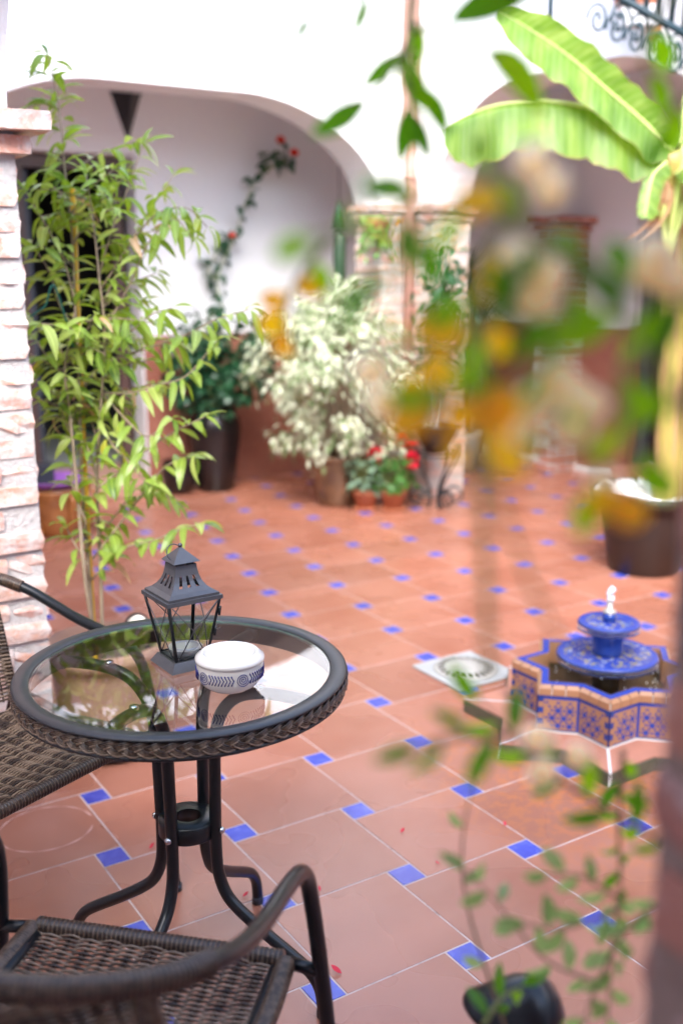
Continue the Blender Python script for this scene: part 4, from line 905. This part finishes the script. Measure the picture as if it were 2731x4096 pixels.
# --- iron stand with black bowl
def make_stand():
    x, y = 2.42, 2.56
    t = thing('iron_stand', 'black wrought iron plant stand with scroll feet right of the geraniums', 'stand', (x, y, 0))
    ring = [(.115*math.cos(a), .115*math.sin(a), .345) for a in [i*math.pi/16 for i in range(32)]]
    MB().tube(ring, .007, 8, closed=True).build('ring', 'iron', t)
    vd = Vector((-.54, -.84, 0)); 
    for k, dirv in enumerate((Vector((.842, -.539, 0)), Vector((-.03, -1, 0)), Vector((-.9, .3, 0)))):
        def p(r, z): return (dirv.x*r, dirv.y*r, z)
        pr_ = [(.115, .345), (.135, .40), (.14, .36), (.10, .26), (.05, .16), (.04, .12), (.07, .09)]
        for i in range(22):
            a = math.pi*.75-i*.33; q = .062*(1-i/26); pr_.append((.125+q*math.cos(a), .075+q*math.sin(a)))
        MB().tube(smooth_path([p(*q) for q in pr_], 3), .008, 8).build('scroll_leg', 'iron', t)
        MB().tube(smooth_path([p(.05, .16), p(.03, .1), p(.035, .03), p(.05, .002)], 4), .009, 8).build('foot', 'iron', t)
    b = thing('bowl_planter', 'dark brown bowl planter with a slender grey-stemmed plant on the iron stand', 'potted plant', (x, y, .353))
    pot(b, [(0, .0), (.06, 0), (.09, .05), (.125, .12), (.14, .165), (.15, .17), (.15, .18), (.135, .18), (.12, .15), (0, .14)], 'umber_pot', nm='bowl')
    rnd = random.Random(8); m = MB(); P = smooth_path([(0, 0, .14), (.03, 0, .4), (.0, .05, .75), (.06, .03, 1.15), (.1, .05, 1.35)], 6); m.tube(P, .009, 8)
    P2 = smooth_path([(.0, 0, .14), (-.02, .05, .4), (.1, .0, .8), (.02, .0, 1.1)], 6); m.tube(P2, .006, 8); m.build('stems', 'bark_grey', b)
    f = Foliage(); ld = leaf_data(W=.42, curl=.5, fold=.25, n=4)
    for k in range(330):
        q = (P if k % 2 else P2)[rnd.randint(8, 18)]+Vector((rnd.gauss(0, .07), rnd.gauss(0, .07), rnd.gauss(0, .08)))
        f.leaf(frame(q, rv(1)+Vector((0, 0, -.2)), s=rnd.uniform(.06, .10), roll=rnd.uniform(-1, 1)), ld)
    f.build('foliage', ['rose_leaf'], b, 'stuff')
make_stand()
# --- yucca
def make_yucca():
    x, y = 3.36, 3.47
    t = thing('spiky_yucca', 'spiky dark green yucca in a grey pot in the far corner gallery', 'potted plant', (x, y, 0)); rnd = random.Random(4)
    pot(t, [(0, 0), (.13, 0), (.17, .26), (.185, .30), (.17, .305), (.15, .27), (0, .26)], 'grey_pot')
    for k, (dx, h) in enumerate(((0, 1.28), (.09, .95))):
        P = smooth_path([(dx, 0, .26), (dx*1.5+.02, .02, .7), (dx*1.2-.02, 0, h)], 5); MB().tube(P, .028, 10).build('trunk', 'bark', t)
        me = leaf_mesh('leaf', 'yucca_leaf', W=.075, curl=.22, fold=.3, n=6, shape=.55, petiole=0)
        for j in range(85 if k == 0 else 45):
            a = rnd.uniform(0, 6.28); e = rnd.uniform(-.55, 1.5); part('leaf', me, t, frame(P[-1]+Vector((0, 0, rnd.uniform(-.08, .06))), (math.cos(a)*math.cos(e), math.sin(a)*math.cos(e), math.sin(e)), s=rnd.uniform(.32, .52)))
make_yucca()
# --- trailing planter on the corner capital
t = thing('hanging_planter', 'trailing green plant hanging over the far corner pillar capital', 'potted plant', (2.27, 3.0, 1.66)); rnd = random.Random(9)
pot(t, [(0, .0), (.05, 0), (.075, .09), (.08, .10), (.07, .10), (0, .09)], 'terracotta', 24)
MB().tube([(0, .02, .1), (0, .1, .2)], .003, 6).build('hook', 'iron', t)
f = Foliage(); ld = leaf_data(W=.4, curl=.5, fold=.2, n=3)
for k in range(420):
    a = rnd.uniform(0, 6.28); rr = rnd.uniform(.02, .13); f.leaf(frame((rr*math.cos(a), rr*math.sin(a)*.6, .13-rnd.uniform(0, .26)*rr/.13), rv(.7)+Vector((math.cos(a), math.sin(a), -.6)), s=rnd.uniform(.03, .055)), ld)
f.build('foliage', ['geranium_leaf'], t, 'stuff')
for j in range(7): part('petal', leaf_mesh('petal', 'orange_leaf', W=.9, curl=-.3, fold=0, n=3), t, frame((.13, -.05, .09), rv(1), s=.03))
# ================================================================== banana
def banana_leaf(t, path, sides, name='leaf', n=30, wav=.012, tipw=.25):
    P = smooth_path(path, 6); N = len(P); o = t.location
    P = [p-o for p in P]
    m = MB(); uv = []; K = 7
    rnd = random.Random(len(path)*7+N)
    wob = [rnd.uniform(-1, 1) for _ in range(N+1)]
    for i, p in enumerate(P):
        t_ = i/(N-1); prof = min(1, (t_/.12)**.6 if t_ > 0 else .0)*(1 if t_ < .75 else math.cos((t_-.75)/.25*math.pi/2*.86)**.7)
        prof = max(.03, prof)
        row = []
        for s_ in (-1, 1):
            W_, d, dr = sides[0 if s_ < 0 else 1]; d = Vector(d).normalized()
            for k in range(1, K+1):
                q = k/K; cup = Vector((0, 0, -dr))*q*q
                rip = wav*q*math.sin(t_*34+wob[i//3]*.7)*(1 if s_ > 0 else .8)
                edge = 1+ (.05*math.sin(t_*47+1.3*s_)+.04*wob[i])*q
                row.append((p+d*W_*prof*q*edge+cup*W_*prof+Vector((-.5, -.8, .2))*rip, (.5+s_*q*.5, t_)))
        # order: left outer..left inner, mid, right
        left = row[:K][::-1]; right = row[K:]
        for pp, u in left+[(p, (.5, t_))]+right: m.v.append(tuple(pp)); uv.append(u)
    C = 2*K+1
    for i in range(N-1):
        for k in range(C-1): m.f.append((i*C+k, i*C+k+1, (i+1)*C+k+1, (i+1)*C+k)); m.mi.append(0); m.sm.append(True)
    l = m.build(name, 'banana_leaf', t, uv)
    MB().tube(P, [.011*(1-.8*i/N) for i in range(N)], 8).build('midrib', 'midrib', l)
    return l
def make_banana():
    x, y = 2.46, .93-.03
    t = thing('banana_plant', 'banana plant with broad torn yellow-green leaves in a dark pot of white gravel', 'banana plant', (x, y, 0))
    D_ = DATA
    dn = Vector((0, 0, -1)); up = Vector((0, 0, 1)); lf = Vector((-.84, .54, 0)); cm = Vector((-.52, -.8, .2))
    banana_leaf(t, D_['ban1'], ((.10, up*.62-lf*.9+cm*.3, .15), (.115, dn*1.0+lf*.15+cm*.5, .25)))
    banana_leaf(t, D_['ban2'], ((.05, dn*.9-cm*.8, .2), (.205, dn*1.0+cm*.22, .06)), wav=.014)
    banana_leaf(t, D_['ban3'], ((.04, lf, .5), (.05, -lf+dn*.2, .5)))
    banana_leaf(t, D_['ban4'], ((.14, -lf+up*.3, .2), (.14, -lf*.3-cm+up*.2, .3)))
    banana_leaf(t, D_['ban5'], ((.16, up*.4-cm, .4), (.16, cm+dn*.4, .4)))
    pth = [Vector(p)-t.location for p in ((2.46, .90, .36), (2.30, .74, .95), (2.22, .67, 1.5), (2.15, .638, 1.95))]
    pth = [Vector(p)-t.location for p in D_['bantrunk']]; pth[0].z = .36
    P = smooth_path(pth, 6)
    MB().tube(P, [.062-.022*i/len(P) for i in range(len(P))], 16).build('trunk', 'banana_trunk', t)
    P2 = [p+Vector((.055, -.045, 0)) for p in P[:10]]; MB().tube(P2, [.04-.02*i/len(P2) for i in range(len(P2))], 10).build('side_shoot', 'banana_trunk', t)
    for dx in (-.02, .02, .05):
        e = P[-1]; MB().tube(smooth_path([e+Vector((0, 0, -.45)), e+Vector((dx, -dx, -.2)), e+Vector((dx*2, -dx, .03))], 4), [.02, .016, .012]*3, 8).build('leaf_sheath', 'midrib', t)
    for k in range(5):
        me = leaf_mesh('dry_leaf', 'dry_leaf', W=.22, curl=1.0, fold=.5, n=6); part('dry_leaf', me, t, frame(P[-1]+Vector((-.03, 0, -.1)), (random.uniform(-.5, .5), -.3, -1), s=random.uniform(.18, .3)))
    return t
make_banana()
t = thing('plant_pot', 'x', 'pot')
bpy.data.objects.remove(t)
bp = [o for o in bpy.data.objects if o.name == 'banana_plant'][0]
pot(bp, [(0, 0), (.165, 0), (.175, .01), (.225, .28), (.235, .345), (.268, .35), (.275, .40), (.262, .41), (.245, .385), (0, .37)], 'umber_pot')
stone = MB(); bmx = bmesh.new(); bmesh.ops.create_icosphere(bmx, subdivisions=1, radius=1); iv = [v.co.copy() for v in bmx.verts]; iF = [tuple(v.index for v in f.verts) for f in bmx.faces]; bmx.free()
rnd = random.Random(2)
for k in range(620):
    a = rnd.uniform(0, 6.28); r_ = .245*math.sqrt(rnd.random()); s_ = rnd.uniform(.010, .018); c = Vector((r_*math.cos(a), r_*math.sin(a), .385+rnd.uniform(0, .022)))
    stone.add([c+Vector((v.x*s_*1.2, v.y*s_, v.z*s_*.75)) for v in iv], iF, 0, True)
stone.build('white_gravel', 'white_stone', bp)['kind'] = 'stuff'
# ================================================================== star fountain
def star(R_, r_, n=8, off=0):
    return [((R_ if k % 2 == 0 else r_)*math.cos(math.pi*k/n+off), (R_ if k % 2 == 0 else r_)*math.sin(math.pi*k/n+off)) for k in range(2*n)]
def make_fountain():
    t = thing('star_fountain', 'eight-pointed star fountain tiled in blue and tan with two painted discs', 'fountain', (.93, -.29, 0))
    off = R(1)
    def band(name, Ro, Ri, z0, z1, mat, thick, parent=t, slope=0):
        o = star(Ro, Ro*.765, off=off); i = star(Ri, Ri*.765, off=off); m = MB(); n = 16
        m.add([(x, y, z0) for x, y in o]+[(x, y, z1-slope) for x, y in o]+[(x, y, z1) for x, y in i]+[(x, y, z0) for x, y in i],
              [f for k in range(n) for f in ((k, (k+1) % n, n+(k+1) % n, n+k), (n+k, n+(k+1) % n, 2*n+(k+1) % n, 2*n+k), (2*n+k, 2*n+(k+1) % n, 3*n+(k+1) % n, 3*n+k))])
        return m.build(name, mat, parent)
    pl = band('plinth', .462, .1, 0, .043, 'mossy', 0)
    band('plinth_top', .456, .27, .0435, .0475, 'plinth_terracotta', 0, pl)
    # white joints on plinth tips
    m = MB(); so = star(.458, .458*.765, off=off)
    for k in range(0, 16, 2):
        p = Vector((*so[k], 0)); q = p.normalized()*.30; s_ = Vector((-p.y, p.x, 0)).normalized()*.004
        m.add([p-s_+Vector((0, 0, .049)), p+s_+Vector((0, 0, .049)), q+s_+Vector((0, 0, .049)), q-s_+Vector((0, 0, .049)), p*1.012-s_+Vector((0, 0, .003)), p*1.012+s_+Vector((0, 0, .003))], [(0, 1, 2, 3), (4, 5, 1, 0)])
    m.build('tip_joint', 'white_joint', pl)['kind'] = 'stuff'
    band('base_joint', .307, .27, .0478, .053, 'white_joint', 0)
    band('wall_core', .302, .262, .05, .20, 'wet_brown', 0)
    o = star(.3035, .3035*.765, off=off); n = 16; L_ = .05
    def strip(k, u0, u1, z0, z1, out, m, mi=0):
        a = Vector((*o[k], 0)); b = Vector((*o[(k+1) % n], 0)); d = b-a; nn = Vector((d.y, -d.x, 0)).normalized()
        p0 = a+d*u0+nn*out; p1 = a+d*u1+nn*out
        m.add([p0+Vector((0, 0, z0)), p1+Vector((0, 0, z0)), p1+Vector((0, 0, z1)), p0+Vector((0, 0, z1))], [(0, 1, 2, 3)], mi)
        return a, d, nn
    for k in range(16):
        m = MB(); strip(k, .0, 1, .056, .172, .001, m, 1)
        # border blue then field tan
        rev = (k % 2 == 1)
        f0, f1 = (.14, .95) if not rev else (.05, .86)
        a, d, nn = strip(k, f0, f1, .060, .160, .0018, m, 0)
        dn = d.normalized(); Ln = d.length
        def disc(u, z, r, mi, out=.0026, sides=8, a0=.39):
            c = a+dn*u+nn*out
            if u-r < f0*Ln or u+r > f1*Ln or z-r < .061 or z+r > .159: return
            m.add([c+dn*math.cos(a0+2*math.pi*i/sides)*r+Vector((0, 0, z+math.sin(a0+2*math.pi*i/sides)*r)) for i in range(sides)], [tuple(range(sides))], mi)
        for i in range(-1, 5):
            for j in range(4):
                u = Ln*.5+(i-1.5)*.036+(0 if j % 2 else .018); z = .073+j*.0255
                disc(u, z, .0098, 1)
                for q in range(6): disc(u+math.cos(q*1.047)*.0150, z+math.sin(q*1.047)*.0165, .0036, 1, sides=6)
        # checker at tips
        for j in range(5):
            for e in (0, 1):
                pass
        m.build('tile_panel', ['tan_tile', 'edge_blue'], t)
        m = MB(); N_ = 6
        for j in range(N_):
            u0, u1 = (.012, .13) if not rev else (.87, .988)
            strip(k, u0, u1, .058+j*.019, .058+j*.019+.0175, .003, m, j % 2)
        m.build('edge_checker', ['tan_tile', 'deep_blue_glaze'], t)
        # rim tan tiles
        for j in range(3):
            mm = MB(); a = Vector((*o[k], 0)); b = Vector((*o[(k+1) % n], 0)); d = b-a; nn = Vector((d.y, -d.x, 0)).normalized(); e = .004/d.length
            u0, u1 = j/3+e/2, (j+1)/3-e/2
            p = lambda u, out, z: a+d*u+nn*out+Vector((0, 0, z))
            mm.add([p(u0, .0045, .174), p(u1, .0045, .174), p(u1, .0045, .196), p(u0, .0045, .196), p(u1, -.010, .207), p(u0, -.010, .207), p(u0, -.01, .174), p(u1, -.01, .174)], [(0, 1, 2, 3), (3, 2, 4, 5), (6, 0, 3, 5), (1, 7, 4, 2)])
            mm.build('rim_tile', 'tan_tile', t)
    band('blue_rim', .292, .262, .196, .2075, 'edge_blue', 0); band('inner_rim', .2615, .2605, .13, .2075, 'tan_tile', 0)
    band('rim_core', .3035, .262, .172, .1955, 'white_joint', 0)
    MB().prism(star(.26, .2, off=off), .06, .12).build('water', 'wet_brown', t)
    MB().lathe([(0, .1), (.045, .1), (.045, .235), (0, .235)], 24).build('pedestal', 'wet_brown', t)
    for zz, r_, nm in ((.243, .160, 'large_disc'), (.352, .097, 'small_disc')):
        d = MB().lathe([(0, zz-.012), (r_-.02, zz-.012), (r_, zz-.006), (r_+.001, zz+.002), (r_-.004, zz+.006), (r_-.020, zz+.004)], 64, mi=1).lathe([(r_-.020, zz+.004), (0, zz+.006)], 64, mi=0).build(nm, ['painted_disc', 'edge_blue'], t)
        MB().lathe([(r_+.0015, zz-.010), (r_+.0045, zz-.02), (r_+.004, zz-.003), (r_+.0012, zz+.0025)], 64).build('water_film', 'water', d)
    MB().lathe([(0, .249), (.052, .249), (.050, .262), (.050, .335), (.053, .341), (0, .341)], 32).build('blue_drum', 'deep_blue_glaze', t)
    MB().lathe([(0, .358), (.022, .358), (.021, .385), (0, .385)], 20).build('blue_neck', 'deep_blue_glaze', t)
    MB().lathe([(0, .385), (.022, .386), (.020, .393), (.010, .396), (.0085, .424), (0, .425)], 16).build('nozzle', 'grate_metal', t)
    m = MB(); rnd = random.Random(1)
    for k in range(34):
        h = rnd.random(); c = Vector((rnd.gauss(0, .005), rnd.gauss(0, .005), .43+h*.042)); s_ = rnd.uniform(.004, .009)*(1.1-.4*abs(h-.5))
        m.add([c+v*s_ for v in iv], iF, 0, True)
    m.build('water_jet', 'foam', t)['kind'] = 'stuff'
    # falling water drops round the large disc
    m = MB()
    for k in range(60):
        a = rnd.uniform(0, 6.28); z = rnd.uniform(.13, .24); c = Vector((.163*math.cos(a), .163*math.sin(a), z)); m.add([c+Vector((v.x*.0016, v.y*.0016, v.z*.004)) for v in iv], iF, 0, True)
    m.build('water_drops', 'foam', t)['kind'] = 'stuff'
make_fountain()
# drain
t = thing('floor_drain', 'white marble square with a round pierced metal grating, left of the star fountain', 'drain', (.835, .315, 0))
MB().box(-.142, .142, -.142, .142, .001, .009).build('marble_plate', 'marble', t, bevel=.003)
m = MB().lathe([(0, .026), (.05, .0255), (.072, .022), (.076, .020)], 48).lathe([(.112, .0095), (.118, .0095), (.118, .014), (.105, .0165), (.103, .0165)], 48)
for k in range(20):
    a = 2*math.pi*k/20; w_ = .055
    m.add([(.076*math.cos(a-w_*1.3), .076*math.sin(a-w_*1.3), .020), (.076*math.cos(a+w_*1.3), .076*math.sin(a+w_*1.3), .020), (.103*math.cos(a+w_), .103*math.sin(a+w_), .0165), (.103*math.cos(a-w_), .103*math.sin(a-w_), .0165)], [(0, 1, 2, 3)])
m.build('grating', 'grate_metal', t)
MB().lathe([(0, .0096), (.105, .0096)], 32).build('dark_hole', 'soil', t)
# ================================================================== upper right: iron stair rail and dark post
t = thing('iron_stair_rail', 'dark iron railing with scrollwork beneath clay tiles at the upper right corner', 'railing', DATA['rail'][1])
o = Vector(t.location); P = [Vector(p)-o for p in DATA['rail']]
MB().tube(P, .017, 8).build('bottom_rail', 'iron_teal', t); MB().tube([p+Vector((0, 0, .7)) for p in P], .014, 8).build('top_rail', 'iron_teal', t)
for k in range(9):
    q = P[0].lerp(P[-1], (k+.6)/9); MB().tube([q, q+Vector((0, 0, .7))], .013, 8).build('baluster', 'iron_teal', t)
for k in range(6):
    q = P[0].lerp(P[-1], (k+.5)/6)-Vector((0, 0, .02))
    for s_ in (-1, 1):
        sp = [q+Vector((RT.x*s_*(.02+.05*(1-i/26)*math.cos(i*.42)+.03), RT.y*s_*(.02+.05*(1-i/26)*math.cos(i*.42)+.03), -.09+.075*(1-i/30)*math.sin(i*.42))) for i in range(24)]
        MB().tube(sp, .007, 6).build('scroll', 'iron_teal', t)
t2 = thing('stair_flight', 'pale plastered stair flight edged with clay tiles behind the iron railing', 'stairs', Vector(DATA['rail'][1])+FW*.14)
n_ = Vector((FW.x, FW.y, 0)).normalized(); rt = RT
def slab(z0, z1, mat, name, d0=0, d1=.10, x0=.10, x1=1.4):
    vs = [n_*d_+rt*x_+Vector((0, 0, z-x_*.0)) for z in (z0, z1) for d_, x_ in ((d0, x0), (d0, x1), (d1, x1), (d1, x0))]
    return MB().add(vs, [(0, 3, 2, 1), (4, 5, 6, 7), (0, 1, 5, 4), (1, 2, 6, 5), (2, 3, 7, 6), (3, 0, 4, 7)]).build(name, mat, t2)
slab(-.10, -.04, 'terracotta', 'clay_course', x0=.16); slab(-.04, .05, 'plaster', 'riser', x0=.02); slab(.05, .10, 'terracotta', 'clay_course', x0=-.0); slab(.10, .40, 'plaster', 'riser', x0=-.1)
pst = DATA['post']; m = MB().tube([Vector(pst[1])-Vector((0, 0, .12)), Vector(pst[0])+Vector((0, 0, .4))], .016, 10).build('iron_post', 'iron_teal')
tag(m, 'slim dark iron post standing against the white upper wall above the banana leaf', 'post')
# ================================================================== foreground plants
def make_fg():
    t = thing('flowering_creeper', 'out-of-focus green creeper with cream flowers and orange leaves hanging close to the camera', 'creeper', (-.62, -2.02, 0))
    o = Vector(t.location); rnd = random.Random(21); rnd2 = random.Random(5)
    t2 = thing('trailing_vine', 'small-leaved trailing vine sprays at the lower right before the brown pillar', 'vine', (-.45, -1.75, 0)); o2 = Vector(t2.location)
    LM = {0: [leaf_mesh('leaf', 'jungle_leaf_dark', W=.36, curl=.5, fold=.3, n=6), leaf_mesh('leaf', 'jungle_leaf', W=.42, curl=.6, fold=.3, n=6)],
          1: [leaf_mesh('leaf', 'jungle_leaf', W=.5, curl=.5, fold=.25, n=6), leaf_mesh('leaf', 'jungle_leaf_dark', W=.45, curl=.4, fold=.3, n=6), leaf_mesh('leaf', 'jungle_leaf', W=.4, curl=.8, fold=.35, n=6)],
          2: [leaf_mesh('leaf', 'orange_leaf', W=.5, curl=.5, fold=.3, n=6), leaf_mesh('leaf', 'jungle_leaf', W=.5, curl=.5, fold=.25, n=6)],
          3: [leaf_mesh('leaf', 'sprig_leaf', W=.5, curl=.3, fold=.2, n=5), leaf_mesh('leaf', 'sprig_leaf', W=.42, curl=.5, fold=.25, n=5)]}
    for kind, pts, n, sz, col in DATA['fg']:
        T_, oo = (t2, o2) if kind in 'cd' else (t, o)
        P = smooth_path([Vector(p)-oo for p in pts], 8)
        MB().tube(P, [(.0022 if col != 3 else .0015)*(1.2-.7*i/len(P)) for i in range(len(P))], 6).build('twig', 'red_stem' if kind == 'c' else 'green_stem', T_)
        n = max(2, int(n*(.62 if kind == 'b' else .8)))
        for k in range(n):
            f_ = (k+.7)/n; i = min(len(P)-2, int(f_*(len(P)-1))); td = (P[i+1]-P[i]).normalized()
            s_ = 1 if k % 2 else -1
            sd = UP.cross(td) if False else FW.cross(td).normalized()
            d = sd*s_*rnd.uniform(.5, 1)+td*rnd.uniform(.3, .9)+FW*rnd.uniform(-.4, .4)+Vector((0, 0, -.25))
            if k == n-1: d = td+rv(.1)
            part('leaf', rnd.choice(LM[col]), T_, frame(P[i], d, up=-FW+rv(.35), s=sz*rnd.uniform(.8, 1.25), roll=rnd.uniform(-.4, .4)))
    pl = leaf_mesh('petal', 'petal_cream', W=.85, curl=-.4, fold=-.2, n=4, petiole=0)
    for p in DATA['flowers']:
        c = Vector(p)-o; fl_ = MB().lathe([(0, -.006), (.004, -.003), (.005, .002), (0, .005)], 8).build('flower', 'petal_cream', t, loc=c)
        for j in range(6):
            a = j*1.05; d = RT*math.cos(a)+UP*math.sin(a)-FW*.4; part('petal', pl, fl_, frame((0, 0, 0), d, up=-FW, s=rnd.uniform(.011, .016)))
    yl = leaf_mesh('yellow_leaf', 'orange_leaf', W=.7, curl=.3, fold=.2, n=5)
    for p in DATA['yellow'][:3]+DATA['yellow'][5:]:
        for j in range(2): part('yellow_leaf', yl, t, frame(Vector(p)-o+rv(.008), rv(.6)+RT*rnd.uniform(-1, 1)+Vector((0, 0, -.5)), up=-FW+rv(.3), s=rnd.uniform(.02, .032)))
    for nm in ('fgstem1', 'fgstem2'):
        P = smooth_path([Vector(p)-o for p in DATA[nm]], 8); MB().tube(P, 0.0024 if nm == 'fgstem1' else .0014, 8).build('main_stem', 'green_stem', t)
make_fg()
# planter trough under the frame that carries the creepers
t = thing('planter_trough', 'terracotta planter trough under the creepers at the lower right', 'planter', (-.62, -1.95, 0))
# hooded spotlight --------------------------------------------------------
s = thing('hooded_spotlight', 'glossy black hooded garden spotlight at the bottom edge beside the trailing vine', 'lamp', (-.735, -1.69, 0))
hp = Vector(DATA['blk'])-Vector(s.location)
dirv = (-RT*.8+FW*.15-Vector((0, 0, .45))).normalized()
m = MB(); prof = [(0, -.050), (.022, -.046), (.036, -.032), (.043, -.010), (.045, .012), (.044, .018), (.040, .014), (.036, -.005), (.024, -.018), (0, -.02)]
q = dirv.to_track_quat('Z', 'Y').to_matrix().to_4x4()
prof = [(a*1.12, b*1.12) for a, b in prof]; m.lathe(prof, 32)
for i, v in enumerate(m.v):   # visor: pull the rim forward on one side
    if v[2] > .009: m.v[i] = (v[0], v[1], v[2]+.040*max(0, v[1]/.050))
m.xf(Matrix.Translation(hp) @ q); m.build('hood', 'black_metal', s)
MB().lathe([(0, -.014), (.028, -.012), (.040, -.007)], 24).xf(Matrix.Translation(hp) @ q).build('lens', 'purple_brown_tile', s)
MB().tube([hp+Vector((0, 0, -.04)), Vector((0, 0, .0))], .008, 10).build('spike', 'black_metal', s)
bpy.data.objects.remove(t)
# ================================================================== small litter
for k, (x, y, a, l_) in enumerate([(-.046, -.497, .4, .014), (.212, -.622, 1.0, .013), (-.489, -.896, 2.0, .022), (-.537, -.53, .2, .014), (-.641, -.208, .6, .016), (-.369, -.611, 1.2, .012), (-.051, -.673, 2.2, .01)]):
    me = leaf_mesh('fallen_petal', 'petal_red', W=.5, curl=-.25, fold=.3, n=4, petiole=0)
    ob = bpy.data.objects.new('fallen_petal', me); COL.objects.link(ob); ob.matrix_world = frame((x, y, .004), (math.cos(a), math.sin(a), .1), s=l_*1.3)
    tag(ob, ['dark fallen petal on the tile in the middle of the floor', 'dark fallen petal on the tile before the star fountain', 'thin dark fallen petal on the tile right of the front chair arm', 'crimson fallen petal beside the right rear table foot', 'crimson fallen petal behind the left table leg', 'crimson fallen petal on the grout line right of the chair arm', 'tiny dark speck of petal on the pale floor tile'][k], 'petal', 'red petals fallen on the floor')
m = MB(); pts = [(-.835+.125*math.cos(a), .045+.115*math.sin(a), .0004) for a in [i*math.pi/40 for i in range(75)]]
vs = []; fs = []
for i, (x, y, z) in enumerate(pts):
    a = i*math.pi/40; dx, dy = math.cos(a), math.sin(a); w_ = .0022+.0012*math.sin(i*.9); vs += [(x-dx*w_, y-dy*w_, .0012), (x+dx*w_, y+dy*w_, .0012)]
for i in range(len(pts)-1): fs.append((2*i, 2*i+1, 2*i+3, 2*i+2))
m.add(vs, fs); m.build('pot_ring_stain', 'ring_stain', floor)
